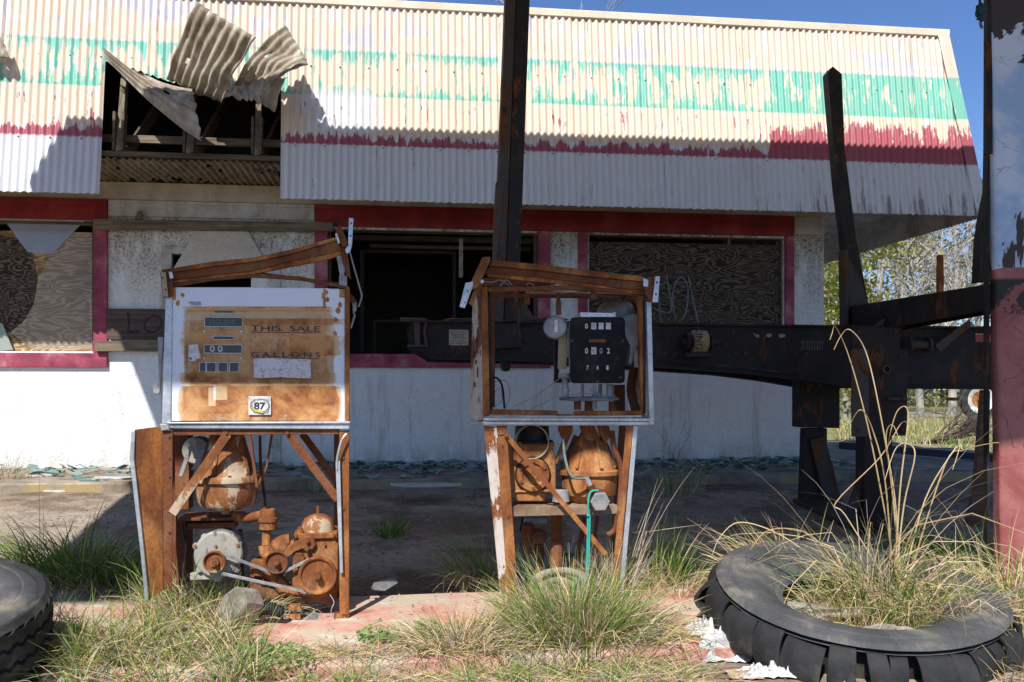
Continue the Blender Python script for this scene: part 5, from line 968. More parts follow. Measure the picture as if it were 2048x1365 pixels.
t2('roller', 'steelg', lambda m: [m.tube([TF.at(1816, 690, .08), TF.at(1862, 690, .08)], .035, 14), m.lathe(TF.at(1818, 690, .08), TF.U, [(0, -.01), (.06, -.01), (.06, .01), (0, .01)], 18), m.lathe(TF.at(1856, 690, .08), TF.U, [(0, -.01), (.06, -.01), (.06, .01), (0, .01)], 18), TF.disc(m, 1865, 692, [(6, .01), (7, .01), (7, -.01), (3, -.01), (3, .01)], .1, 16)], 0)
t2('reflector_strip', flat('red_reflector', (.40, .02, .025), .3), lambda m: TF.rect(m, 1951, 671, 2100, 685, .0035, .003), 0); t2('reflector_strip', 'tagp', lambda m: [TF.rect(m, 1951, 667, 1970, 670, .0035, .003), TF.rect(m, 1983, 710, 2000, 736, .0035, .003)], 0)
# legs
LN = Fr(1760, 6.35, R(8))
gl_ = lambda fr, px, v: (fr.at(px, HZ, v))
t2('landing_leg', 'steel', lambda m: [LN.poly(m, [(1705, 655), (1800, 655), (1800, 698), (1815, 700), (1815, 872), (1706, 872)], .04, .03), LN.poly(m, [(1728, 872), (1785, 872), (1786, 1062), (1728, 1062)], .03, .12)], .006)
t2('landing_leg', 'steelg', lambda m: [LN.poly(m, [(1704, 698), (1738, 698), (1738, 874), (1704, 874)], .055, .014), LN.disc(m, 1771, 739, [(6, .02), (9, .02), (9, 0)], .04, 16), m.tube([LN.at(1776, 798, .06), LN.at(1810, 798, .06)], .012, 8), m.lathe(LN.at(1808, 798, .08), LN.V, [(0, .01), (.012, .01), (.016, 0)], 12)], .003)
LB = Fr(1640, 7.30, R(8))
t2('landing_leg', 'steel', lambda m: [LB.poly(m, [(1599, 755), (1680, 755), (1680, 857), (1599, 855)], .05, .14), LB.poly(m, [(1611, 857), (1655, 857), (1652, 1008), (1606, 1006)], .0, .10)], .006)
t2('leg_brace', 'steelg', lambda m: [LB.poly(m, [(1622, 880), (1650, 872), (1684, 1002), (1652, 1012)], .04, .03), m.beam(LB.at(1620, 1000, .0), LN.at(1756, 1060, .0), .30, .03), LN.poly(m, [(1735, 930), (1722, 940), (1690, 1040), (1712, 1046)], .0, .03)], .003)
pr = MB(); pf = Fr(1962, 5.4, R(4)); pf.poly(pr, [(1966, 780), (1981, 782), (1976, 1000), (1960, 1056), (1934, 1052), (1950, 985)], 0, .04)
tag(obj('wooden_prop', pr, MT['plankd'], bevel=.003), 'weathered grey board leaning upright behind the red column', 'board')

for x in (880, 960, 1090, 1130, 1190, 1330, 1350, 1470, 1490, 1590, 1612, 1680): t2('bolt', 'steelg', lambda m: TF.disc(m, x, 705 if x < 1200 else 708, [(0, .014), (3, .012), (3.4, 0)], .002, 6), 0)
for x, y in ((1718, 664), (1790, 664), (1718, 690), (1716, 860), (1804, 860), (1756, 715), (1800, 715)): t2('bolt', 'steelg', lambda m: LN.disc(m, x, y, [(0, .014), (2.6, .012), (3, 0)], .055 if x < 1738 and y > 698 else .042, 6), 0)
t2('air_line', 'rubber', lambda m: [TF.path(m, [(1120, 715, .08), (1200, 722, .08), (1290, 718, .08), (1400, 728, .08), (1500, 738, .08), (1600, 748, .08)], 2, 6)], 0)
t2('weld_seam', 'steelg', lambda m: [TF.path(m, [(840, 652, .004), (1100, 652, .004), (1400, 657, .004), (1700, 661, .004)], 1.2, 5)], 0)
# ============================================================ TYRES
def big_tyre():
    c = at(1702, 1205, 3.80); R0 = .635
    root = thing('shredded_tyre', 'large worn truck tyre lying flat with its tread cut into flaps and grass growing through', 'tyre', (c.x, c.y, .10)); root.rotation_euler = (R(8), R(2), R(0))
    bpy.context.view_layer.update()
    q0 = root.matrix_basis; up = q0 @ Vector((0, 0, 1))-q0 @ Vector((0, 0, 0)); up.normalize(); base = q0 @ Vector((0, 0, 0))
    wob = lambda q: 1+.035*math.cos(2*q+.6)+.025*math.sin(3*q)+.006*mnoise.noise(Vector((math.cos(q)*9, math.sin(q)*9, 0)))
    H = .205
    m = MB(); m.lathe(base, up, [(R0-.035, H-.012), (R0-.05, H+.004), (R0-.085, H+.010), (R0-.09, H+.006), (R0-.098, H+.006), (R0-.103, H+.012), (R0-.13, H+.012), (R0-.16, H+.008), (R0-.164, H+.003), (R0-.17, H+.004), (R0-.2, H-.004), (R0-.25, H-.028), (R0-.285, H-.055), (R0-.30, H-.07), (R0-.32, H-.07), (R0-.335, H-.085), (R0-.325, H-.10), (R0-.28, H-.10), (R0-.23, H-.05), (R0-.12, H-.02), (R0-.04, H-.03)], 96, 0, wob)
    obj('upper_sidewall', m, MT['rubber2'], root)
    m = MB(); m.lathe(base, up, [(R0-.04, .012), (R0-.15, .0), (R0-.27, .03), (R0-.325, .08), (R0-.29, .10), (R0-.24, .04), (R0-.1, .02)], 96, 0, wob); obj('lower_sidewall', m, MT['rubber'], root)
    m = MB(); m.lathe(base, up, [(R0-.11, .02), (R0-.085, .06), (R0-.085, .16), (R0-.10, .20), (R0-.12, .18), (R0-.12, .06)], 96, 0, wob); obj('casing', m, MT['rubber'], root)
    a = up.cross(Vector((0, 0, 1)) if abs(up.z) < .9 else Vector((1, 0, 0))).normalized(); b_ = up.cross(a)
    n = 34; rnd = random.Random(5); q = 0
    while q < 2*math.pi-.08:
        dq = rnd.uniform(.12, .25); m = MB(); vs = []; gap = rnd.choice((.012, .02, .035, .05)); tw = rnd.uniform(-.045, .06); lean = rnd.uniform(-.06, .08); K = 8; Jn = 7; top = H-.022-rnd.uniform(0, .03)
        for side in (0, 1):
            for i in range(K+1):
                qq = q+(dq-gap)*i/K
                for j in range(Jn+1):
                    s = j/Jn; h = .004+(top-.004)*s; bulge = .045*math.sin(math.pi*s)**.7; rr_ = (R0-.03+bulge+tw*(i/K)*(.4+.6*math.sin(math.pi*s)))*wob(qq)-side*.018
                    q3 = qq+lean*(1-s)*.8; vs.append(base+up*h+(a*math.cos(q3)+b_*math.sin(q3))*rr_)
        f = lambda sd, i, j: sd*(K+1)*(Jn+1)+i*(Jn+1)+j
        fs = [(f(0, i, j), f(0, i+1, j), f(0, i+1, j+1), f(0, i, j+1)) for i in range(K) for j in range(Jn)]+[(f(1, i, j), f(1, i, j+1), f(1, i+1, j+1), f(1, i+1, j)) for i in range(K) for j in range(Jn)]
        for i in range(K): fs += [(f(0, i, 0), f(1, i, 0), f(1, i+1, 0), f(0, i+1, 0)), (f(0, i, Jn), f(0, i+1, Jn), f(1, i+1, Jn), f(1, i, Jn))]
        for j in range(Jn): fs += [(f(0, 0, j), f(0, 0, j+1), f(1, 0, j+1), f(1, 0, j)), (f(0, K, j), f(1, K, j), f(1, K, j+1), f(0, K, j+1))]
        m.add(vs, fs); obj('tread_flap', m, MT['rubber'], root, bevel=.003); q += dq
big_tyre()
def left_tyre():
    c = at(-232, 1200, 3.15); root = thing('truck_tyre', 'black truck tyre with grooved tread lying flat at the left edge', 'tyre', (c.x, c.y, .10)); root.rotation_euler = (R(9), R(3), 0); bpy.context.view_layer.update()
    q0 = root.matrix_basis; base = q0 @ Vector((0, 0, 0)); up = (q0 @ Vector((0, 0, 1))-base).normalized(); R0 = .53; H = .29
    m = MB(); m.lathe(base, up, [(R0-.045, H-.012), (R0-.06, H+.0), (R0-.09, H+.008), (R0-.098, H+.004), (R0-.106, H+.008), (R0-.15, H+.006), (R0-.2, H-.01), (R0-.24, H-.04), (R0-.26, H-.045), (R0-.27, H-.06), (R0-.25, H-.10)], 80); obj('sidewall', m, MT['rubber2'], root)
    m = MB(); p = [(R0-.05, 0), (R0-.015, .01)]
    for k in range(4): z = .02+k*.065; p += [(R0, z), (R0+.004, z+.05), (R0-.012, z+.053), (R0-.012, z+.060)]
    p += [(R0, H-.02), (R0-.02, H-.002), (R0-.045, H-.01)]; vs = []; N_ = 220; mm = len(p); a = up.cross(Vector((1, 0, 0))).normalized(); b_ = up.cross(a)
    for j in range(N_):
        q = 2*math.pi*j/N_; zz = .006*(1 if (j//2) % 2 else -1)
        for i, (r, h) in enumerate(p): hh = h+(zz if 2 < i < mm-3 else 0); vs.append(base+up*hh+(a*math.cos(q)+b_*math.sin(q))*r)
    m.add(vs, [(j*mm+i, ((j+1) % N_)*mm+i, ((j+1) % N_)*mm+i+1, j*mm+i+1) for j in range(N_) for i in range(mm-1)]); obj('tread', m, MT['rubber'], root)
    m = MB(); m.lathe(base, up, [(R0-.05, .0), (R0-.25, .03), (R0-.26, H-.09), (R0-.24, H-.10), (R0-.08, .04)], 60); obj('lower_sidewall', m, MT['rubber'], root)
left_tyre()
# ============================================================ GRASS AND WEEDS
class Blades:
    def __init__(s): s.V = []; s.Fc = []; s.mi = []; s.n = 0
    def blade(s, p, h, az, th0, curl, w_, mi, seg=5, kink=None):
        x, y, z = p; ca, sa = math.cos(az), math.sin(az); th = th0; st = h/seg; tw = random.uniform(0, math.pi); k = s.n
        for i in range(seg+1):
            t = i/seg; ww = w_*(1-t**1.6)*.5+.0003; wx, wy = -sa*math.cos(tw)*ww, ca*math.cos(tw)*ww; wz = math.sin(tw)*ww
            cx_ = ca*math.cos(th)*math.sin(tw)*ww; cy_ = sa*math.cos(th)*math.sin(tw)*ww; cz_ = -math.sin(th)*math.sin(tw)*ww
            s.V.append((x+wx+cx_, y+wy+cy_, z+cz_)); s.V.append((x-wx-cx_, y-wy-cy_, z-cz_))
            if i < seg:
                if kink and i == kink[0]: th += kink[1]; az += random.uniform(-.6, .6); ca, sa = math.cos(az), math.sin(az)
                x += ca*math.sin(th)*st; y += sa*math.sin(th)*st; z += math.cos(th)*st; th += curl/seg
                z = max(z, .015)
        for i in range(seg): a = k+2*i; s.Fc.append((a, a+1, a+3, a+2)); s.mi.append(mi)
        s.n += 2*(seg+1)
    def link(s, name, mats=None):
        me = bpy.data.meshes.new(name); V = np.array(s.V); o0 = np.array([V[:, 0].mean(), V[:, 1].mean(), V[:, 2].min()]); me.from_pydata((V-o0).tolist(), [], s.Fc); 
        for m in (mats or G): me.materials.append(m)
        me.polygons.foreach_set('material_index', s.mi); me.update(); o = bpy.data.objects.new(name, me); COL.objects.link(o); o.location = o0.tolist(); return o
def gh(X, Y):
    u = (X-ISF.o.x)*ISF.c+(Y-ISF.o.y)*ISF.s; v = (X-ISF.o.x)*ISF.s-(Y-ISF.o.y)*ISF.c
    return .12 if -.42 < v < .6 and -4.2 < u < 3.6 else gz(X, Y)
def gp(px, py, z=None):
    Y = 4.
    for _ in range(6): X = (px-1024)/F*Y; zz = gh(X, Y) if z is None else z; Y = (CZ-zz)*F/max(py-HZ, 5)
    X = (px-1024)/F*Y; return X, Y, gh(X, Y) if z is None else z
def pick(wts): return random.choices(range(4), wts)[0]
def fill(B, n, poly, h, wts, th=(.1, .8), curl=(.2, 1.2), w_=(.002, .0045), clumps=None, az=None):
    xs = [p[0] for p in poly]; ys = [p[1] for p in poly]; c = 0; cl = [(random.uniform(min(xs), max(xs)), random.uniform(min(ys), max(ys))) for _ in range(clumps)] if clumps else None
    while c < n:
        if cl and random.random() < .8: q = random.choice(cl); x, y = q[0]+random.gauss(0, 14), q[1]+random.gauss(0, 6)
        else: x, y = random.uniform(min(xs), max(xs)), random.uniform(min(ys), max(ys))
        ins = False; j = len(poly)-1
        for i in range(len(poly)):
            if (poly[i][1] > y) != (poly[j][1] > y) and x < (poly[j][0]-poly[i][0])*(y-poly[i][1])/(poly[j][1]-poly[i][1])+poly[i][0]: ins = not ins
            j = i
        if not ins: continue
        m = pick(wts); hh = random.uniform(*h)*(1 if m < 2 else .9)
        B.blade(gp(x, y), hh, random.uniform(0, 6.28) if az is None else random.gauss(az, .7), random.uniform(*th), random.uniform(*curl), random.uniform(*w_), m, 4 if m < 2 else 5, None if m < 2 or random.random() < .5 else (random.randint(1, 3), random.uniform(.3, 1.5))); c += 1
def clump(B, n, X, Y, r, h, wts, th=(0, .9), curl=(.2, 1.3), w_=(.002, .0045), flat_=1., z=None, az=None, azs=6.28):
    for _ in range(n):
        a = random.uniform(0, 6.28) if az is None else random.gauss(az, azs); q = random.random()**.6; x = X+math.cos(a)*r*q; y = Y+math.sin(a)*r*q*flat_; m = pick(wts)
        B.blade((x, y, gh(x, y) if z is None else z), random.uniform(*h)*random.uniform(.6, 1), a+random.gauss(0, .5), random.uniform(*th)*(.3+.7*q), random.uniform(*curl), random.uniform(*w_), m, 6, None if m < 2 or random.random() < .6 else (random.randint(2, 4), random.uniform(.3, 1.6)))
# left foreground mat
B = Blades(); L1 = [(-80, 1400), (-80, 1290), (60, 1280), (190, 1272), (300, 1262), (400, 1255), (500, 1285), (490, 1310), (560, 1400)]
fill(B, 3400, L1, (.10, .30), (3.5, 2.5, 6, 3), (.15, 1.1), (.2, 1.2), (.002, .005), 45, None)
fill(B, 3200, L1, (.06, .16), (1, 1, 6, 3), (.9, 1.5), (.0, .5), (.0015, .003))
tag(B.link('grass'), 'green and straw coloured grass covering the left foreground', 'grass', kind='stuff')
B = Blades(); fill(B, 5200, [(540, 1400), (500, 1325), (700, 1330), (860, 1318), (900, 1290), (1300, 1295), (1360, 1300), (1400, 1400)], (.06, .22), (1, 1, 6, 4), (1.1, 1.55), (-.1, .5), (.0015, .0035))
fill(B, 450, [(1250, 1400), (1290, 1300), (1420, 1270), (1480, 1400)], (.06, .2), (.5, 1, 4, 5), (1.1, 1.55), (-.1, .5), (.0015, .003))
fill(B, 650, [(560, 1400), (560, 1335), (1300, 1335), (1300, 1400)], (.06, .15), (4, 3, 3, 1), (.2, 1.), (.2, 1.), (.002, .004), 20)
tag(B.link('dry_thatch'), 'flattened dry straw along the front edge of the island', 'straw', kind='stuff')
def spot(px, py): return gp(px, py)[:2]
def clumpthing(name, label, cat, specs, group=None):
    B = Blades()
    for sp_ in specs: clump(B, **sp_)
    return tag(B.link(name), label, cat, group)
X, Y = spot(1150, 1262); W1 = (3.5, 3, 6, 3)
clumpthing('grass_clump', 'large bushy clump of green and straw grass in front of the open pump', 'grass clump', [
    dict(n=1500, X=X, Y=Y, r=.27, h=(.16, .40), wts=W1, th=(.1, 1.25), curl=(.1, 1.1)), dict(n=1100, X=X+.05, Y=Y-.08, r=.32, h=(.14, .34), wts=(1, 2, 6, 3), th=(.5, 1.5), curl=(.2, 1.)),
    dict(n=420, X=X-.02, Y=Y-.1, r=.20, h=(.25, .46), wts=(6, 3, 1, 0), th=(.2, 1.2), curl=(.1, .7))])
X, Y = spot(180, 1160)
clumpthing('grass_clump', 'tall dark green broad grass behind the left tyre', 'grass clump', [
    dict(n=520, X=X-.05, Y=Y, r=.42, h=(.25, .55), wts=(8, 2, 1, 0), th=(.05, .7), curl=(.6, 1.9), w_=(.004, .010), flat_=.5), dict(n=900, X=X+.1, Y=Y-.05, r=.5, h=(.12, .3), wts=(3, 2, 6, 3), th=(.5, 1.5), flat_=.45), dict(n=14, X=X-.25, Y=Y, r=.2, h=(.55, .8), wts=(0, 0, 0, 1), th=(.0, .25), curl=(0, .3))])
X, Y = spot(430, 1225)
clumpthing('straw_tangle', 'matted straw piled against the foot of the white pump', 'straw', [
    dict(n=1500, X=X, Y=Y, r=.30, h=(.10, .30), wts=(.6, .8, 6, 3), th=(.7, 1.5), curl=(-.2, .8), flat_=.55), dict(n=500, X=X+.22, Y=Y+.02, r=.2, h=(.1, .24), wts=(.4, .4, 4, 5), th=(.8, 1.5), flat_=.5), dict(n=160, X=X-.15, Y=Y, r=.2, h=(.2, .42), wts=(6, 3, 1, 0), th=(.1, .8))])
X, Y = spot(965, 1178)
clumpthing('grass_clump', 'arching straw tuft to the left of the open pump', 'grass clump', [
    dict(n=420, X=X, Y=Y+.1, r=.18, h=(.18, .42), wts=(2, 1.5, 6, 2), th=(.2, 1.2), curl=(.5, 1.7), az=2.9, azs=1.), dict(n=90, X=X+.05, Y=Y+.1, r=.1, h=(.25, .5), wts=(6, 3, 1, 0), th=(.1, .9), az=2.8, azs=.9)])
X, Y = spot(1310, 1178)
clumpthing('grass_clump', 'green and straw grass tuft to the right of the open pump', 'grass clump', [
    dict(n=260, X=X, Y=Y+.2, r=.22, h=(.3, .62), wts=(7, 2, .6, 0), th=(.05, .6), curl=(.1, .9), w_=(.003, .007)), dict(n=800, X=X+.08, Y=Y+.12, r=.30, h=(.14, .34), wts=(1, 1.6, 6, 2), th=(.4, 1.5), curl=(.2, 1.3))])
X, Y = spot(1232, 1180)
clumpthing('dead_weed', 'grey dead stalks bundled against the right leg of the open pump', 'dead weed', [
    dict(n=700, X=X, Y=Y-.02, r=.11, h=(.12, .36), wts=(0, 0, 1, 6), th=(-.1, .6), curl=(-.3, .5), w_=(.0015, .003)), dict(n=300, X=X-.1, Y=Y-.02, r=.12, h=(.1, .28), wts=(0, 0, 2, 5), th=(.2, 1.3)),
    dict(n=16, X=X+.02, Y=Y-.03, r=.05, h=(.5, .72), wts=(0, 0, 1, 4), th=(.15, .45), curl=(0, .4), az=0., azs=.5, w_=(.003, .005))])
TC = at(1706, 1205, 3.83)
clumpthing('grass_clump', 'straw and green grass growing out of the shredded tyre with long arching dry stalks', 'grass clump', [
    dict(n=800, X=TC.x+.10, Y=3.80, r=.30, h=(.15, .40), wts=(3, 3, 6, 2), th=(.1, 1.3), curl=(.3, 1.5), z=.13), dict(n=420, X=TC.x+.18, Y=3.92, r=.22, h=(.3, .62), wts=(4, 3, 6, 0), th=(.05, .8), curl=(.5, 2.2), z=.13, w_=(.003, .007)),
    dict(n=50, X=TC.x+.12, Y=3.95, r=.12, h=(.75, 1.2), wts=(0, 0, 6, 1), th=(.0, .45), curl=(.5, 3.2), z=.13, w_=(.003, .006)), dict(n=9, X=TC.x+.10, Y=3.95, r=.1, h=(1.5, 1.9), wts=(0, 0, 6, 1), th=(.0, .2), curl=(1.2, 3.4), z=.13, w_=(.004, .006)), dict(n=350, X=TC.x-.1, Y=4.25, r=.30, h=(.2, .45), wts=(1, 1, 7, 2), th=(.5, 1.5), curl=(.2, 1.), z=.25, flat_=.5, az=2.6, azs=.8),
    dict(n=500, X=TC.x+.32, Y=3.75, r=.22, h=(.15, .35), wts=(.5, 1, 5, 4), th=(.5, 1.5), z=.2)])
X, Y = 2.33, 4.15
clumpthing('grass_clump', 'rough green and straw grass around the foot of the red column', 'grass clump', [
    dict(n=900, X=X, Y=Y, r=.38, h=(.2, .50), wts=(3, 2, 5, 2), th=(.05, 1.2), curl=(.3, 1.6), w_=(.003, .006)), dict(n=22, X=X-.05, Y=Y, r=.2, h=(.6, .85), wts=(1, 1, 4, 1), th=(0, .3), curl=(.5, 2.8)), dict(n=700, X=X+.05, Y=Y-.6, r=.45, h=(.1, .3), wts=(.6, 1, 6, 4), th=(.7, 1.5))])
X, Y = spot(2030, 1330)
clumpthing('straw_tangle', 'matted straw beside the right rim of the shredded tyre', 'straw', [dict(n=1300, X=X+.1, Y=Y+.1, r=.40, h=(.1, .28), wts=(.8, 1, 6, 3), th=(.8, 1.5), curl=(-.1, .6))])
X, Y = spot(778, 1072)
clumpthing('grass_clump', 'small dark green tuft alone in the shaded yard', 'grass clump', [dict(n=170, X=X, Y=Y, r=.10, h=(.08, .22), wts=(8, 1, 1, 0), th=(0, 1.0), curl=(0, .9), w_=(.003, .006))])
X, Y = spot(1880, 1120)
clumpthing('grass_clump', 'shaded green grass between the shredded tyre and the trailer leg', 'grass clump', [dict(n=420, X=X, Y=Y, r=.35, h=(.15, .38), wts=(7, 2, 2, 0), th=(0, .9), curl=(.2, 1.4), flat_=.5, w_=(.003, .006))])
clumpthing('straw_tangle', 'straw draped over the island edge right of the frilly weeds', 'straw', [dict(n=900, X=gp(920, 1315)[0], Y=gp(920, 1315)[1]-.05, r=.22, h=(.1, .26), wts=(1, 1, 6, 3), th=(.8, 1.5), curl=(0, .9))])
a_ = BF.w(-4.65, 1.0, WB)
clumpthing('dead_weed', 'dry weeds by the white wall below the left window', 'dead weed', [dict(n=260, X=a_.x, Y=a_.y, r=.30, h=(.1, .34), wts=(1, 1, 4, 5), th=(0, 1.3), curl=(0, 1.2), z=.35, flat_=.5), dict(n=30, X=a_.x+.1, Y=a_.y, r=.3, h=(.4, .62), wts=(0, 0, 0, 1), th=(0, .6), curl=(.2, 1.6), z=.35, flat_=.4, w_=(.0015, .003))])
for i, (px, py, lab) in enumerate(((1345, 985, 'thin dark weed with bare stems at the kerb right of the open pump'), (632, 985, 'small weed at the kerb behind the white pump'))):
    X, Y = spot(px, py); o = clumpthing('roadside_weed', lab, 'weed', [dict(n=(150, 60)[i], X=X, Y=Y, r=(.25, .12)[i], h=((.15, .5), (.08, .3))[i], wts=(3, 1, 1, 2), th=(0, .9), curl=(0, 1.1), flat_=.6)])
def twigs(mb, p, d, L, r, dep, sp=.55, n=3):
    q = p+d*L; mb.tube([p, p.lerp(q, .5)+Vector((random.uniform(-1, 1), random.uniform(-1, 1), random.uniform(-.3, .3)))*L*.07, q], [r, r*.85, r*.68], 5 if dep > 2 else 3, False)
    if dep == 0: return
    for _ in range(n if dep > 1 else n+1):
        t = random.uniform(.35, 1); nd = (d+Vector((random.gauss(0, sp), random.gauss(0, sp), random.gauss(.12, sp*.7)))).normalized(); twigs(mb, p.lerp(q, t), nd, L*random.uniform(.55, .8), r*.55, dep-1, sp, n)
mb = MB(); c = Vector((*spot(1345, 975), .27)); twigs(mb, c, Vector((.2, 0, 1)).normalized(), .32, .003, 3, .5, 3); twigs(mb, c, Vector((-.3, 0, 1)).normalized(), .28, .003, 3, .5, 3)
tag(obj('dead_shrub', mb, MT['gtwig']), 'leafless dark twiggy shrub in front of the wall right of the open pump', 'shrub')
# small leafy weeds
def leafy(px, py, r, n, label):
    c = Vector(gp(px, py)); mb = MB()
    for _ in range(n):
        a = random.uniform(0, 6.28); q = r*math.sqrt(random.random()); h = random.uniform(.01, .09)*(1-q/r*.6); p = c+Vector((math.cos(a)*q, math.sin(a)*q*.7, h)); nrm = Vector((random.gauss(0, .5), random.gauss(-.3, .5), 1)).normalized(); u = nrm.cross(Vector((random.random(), random.random(), .1))).normalized(); v = nrm.cross(u); s_ = random.uniform(.004, .010)
        pts = [p]; 
        for k in range(9): aa = -2.2+k*4.4/8; rr_ = s_*(1.25 if k % 2 == 0 else .7); pts.append(p+(u*math.cos(aa)+v*math.sin(aa))*rr_)
        mb.add(pts, [tuple(range(10))])
    tag(obj('leafy_weed', mb, MT['leafw'], smooth=0), label, 'weed', 'small leafy weeds along the island edge')
leafy(530, 1325, .19, 420, 'low frilly green weed by the painted island edge, left of the others'); leafy(758, 1318, .09, 300, 'upright frilly green weed at the island edge, tallest of the three'); leafy(855, 1312, .10, 170, 'small frilly green weed between the upright weed and the big grass clump')

mb = MB()
for st in ([(1795, 1165), (1765, 1000), (1735, 850), (1700, 720), (1672, 655), (1664, 668), (1660, 680)], [(1800, 1160), (1782, 960), (1755, 800), (1730, 700), (1700, 660), (1682, 672), (1668, 700)], [(1790, 1150), (1800, 980), (1815, 850), (1812, 815), (1795, 822), (1782, 860), (1775, 900)],
           [(1785, 1150), (1770, 960), (1745, 860), (1722, 820), (1700, 850), (1690, 880), (1655, 884)], [(1810, 1150), (1850, 1000), (1905, 905), (1918, 898), (1905, 940)], [(1820, 1150), (1890, 930), (1930, 900), (1990, 886), (2000, 890)], [(1792, 1150), (1808, 1010), (1830, 910), (1812, 888), (1790, 900), (1770, 960)],
           [(1765, 1150), (1690, 1030), (1672, 1005), (1760, 915), (1800, 850), (1815, 845)], [(1800, 1150), (1790, 1000), (1772, 880), (1785, 850), (1802, 890)], [(1660, 1140), (1560, 1070), (1480, 1045), (1440, 1075), (1425, 1110)], [(1690, 1150), (1620, 1070), (1540, 1060), (1500, 1100)]):
    Yq = random.uniform(3.85, 4.15); P = smoothp([at(x, y, Yq-.25*i/len(st)*random.uniform(0, 1)) for i, (x, y) in enumerate(st)], 5); n = len(P); mb.tube(P, [.0036*(1-.7*i/n) for i in range(n)], 5)
tag(obj('dry_stalks', mb, G[2]), 'tall bent golden straw stalks arching high above the shredded tyre', 'dead weed')
# ============================================================ DEBRIS
mb = MB(); f_ = PL; mb.prism([f_.at(x, y, .16) for x, y in [(430, 1232), (448, 1190), (472, 1172), (486, 1180), (494, 1206), (480, 1230), (452, 1262), (432, 1255)]], Vector((.05, .09, -.03)))
tag(obj('broken_stone', mb, MT['rock'], bevel=.006), 'slanted lump of grey broken concrete in the straw before the motor', 'rubble')
mb = MB()
for k in range(12): a = k*.42; mb.tube([f_.at(505+k*5.2, 1216-8*math.sin(k/11*math.pi), .06)+Vector((0, 0, -.02)), f_.at(507+k*5.2, 1216-8*math.sin(k/11*math.pi), .06)+Vector((.004, 0, -.02))], .028, 12)
mb.tube([f_.at(503, 1217, .06)+Vector((0, 0, -.02)), f_.at(535, 1207, .06)+Vector((0, 0, -.02)), f_.at(566, 1218, .06)+Vector((0, 0, -.02))], .022, 12)
tag(obj('ribbed_hose', mb, MT['rubber']), 'short black ribbed hose lying under the belt pulleys', 'hose')
def crumple(name, px, py, rx, ry, h, mat, label, cat, seed, group=None, n=22):
    X, Y, z = gp(px, py); k = Y/F; mb = MB(); vs = []
    for j in range(n+1):
        for i in range(n+1):
            a, b = i/n*2-1, j/n*2-1; rr_ = 1+.35*mnoise.noise(Vector((a*2, b*2, seed))); x = X+a*rx*k*rr_; y = Y+b*ry*k*2.2*rr_; d_ = abs(mnoise.noise(Vector((a*3, b*3, seed+9))))+.5*abs(mnoise.noise(Vector((a*7, b*7, seed)))); vs.append((x, y, gh(x, y)+.006+d_*h*(1.15-max(abs(a), abs(b)))))
    mb.add(vs, [(j*(n+1)+i, j*(n+1)+i+1, (j+1)*(n+1)+i+1, (j+1)*(n+1)+i) for j in range(n) for i in range(n)]); return tag(obj(name, mb, MT[mat], smooth=15), label, cat, group)
crumple('crumpled_paper', 1462, 1316, 60, 18, .11, 'paper', 'crumpled flaking white paper beside the shredded tyre', 'paper', 2)
crumple('crumpled_paper', 1540, 1352, 60, 12, .10, 'paper', 'long white paper scrap below the tread flaps at the bottom', 'paper', 5)
crumple('crumpled_paper', 1405, 1268, 30, 13, .12, 'paper', 'small grey white paper wad against the left side of the shredded tyre', 'paper', 8)
crumple('cardboard_scrap', 1488, 1352, 34, 14, .03, 'card', 'brown cardboard scrap with a curved crease by the white paper', 'cardboard', 3)
crumple('cardboard_scrap', 1490, 1290, 18, 8, .03, 'card', 'orange brown wood chip between paper and tyre', 'wood chip', 4)
crumple('crumpled_paper', 532, 1358, 26, 5, .01, 'paper', 'flat white paper corner at the bottom edge under the leafy weed', 'paper', 12)
mb = MB(); cc = at(1618, 1214, 3.95); mb.blob((cc.x, 3.85, .17), .16, .10, .03, 3, .5, 10); tag(obj('plastic_rubbish', mb, MT['greyp']), 'pale plastic rubbish lying in the hole of the shredded tyre', 'rubbish')
mb = MB(); mb.blob((TC.x-.01, 3.50, .17), .10, .06, .035, 6, .5, 10); tag(obj('old_rag', mb, MT['rock']), 'dirty tan rag on the inner rim of the shredded tyre', 'rag')
mb = MB(); FS = Fr(765, 4.65, R(10)); FS.poly(mb, [(742, 1180), (748, 1166), (790, 1158), (796, 1166), (770, 1182)], 0, .03); tag(obj('metal_scrap', mb, MT['greym']), 'bent pale metal scrap at the back edge of the island', 'scrap metal')
# broken glass and chips
mb = MB(); rnd = random.Random(3)
def shard(mb, p, s_, tilt=.25):
    a = rnd.uniform(0, 6.28); n = rnd.choice((3, 4, 4, 5)); nr = Vector((rnd.gauss(0, tilt), rnd.gauss(0, tilt), 1)).normalized(); u = nr.cross(Vector((math.cos(a), math.sin(a), 0))).normalized(); v = nr.cross(u)
    mb.prism([p+(u*math.cos(k*6.28/n)+v*math.sin(k*6.28/n))*s_*rnd.uniform(.5, 1.2) for k in range(n)], nr*.004)
for _ in range(1100):
    u = rnd.uniform(-2.0, 3.5) if rnd.random() < .85 else rnd.uniform(-5, -2); v = min(abs(rnd.gauss(0, .55))+.03, 1.4); shard(mb, BF.w(u, v, WB+.012+rnd.random()*.03*(1-v/1.4)), rnd.uniform(.015, .075))
tag(obj('broken_glass', mb, MT['shard'], smooth=0), 'greenish shards of broken window glass heaped along the wall', 'glass', kind='stuff')
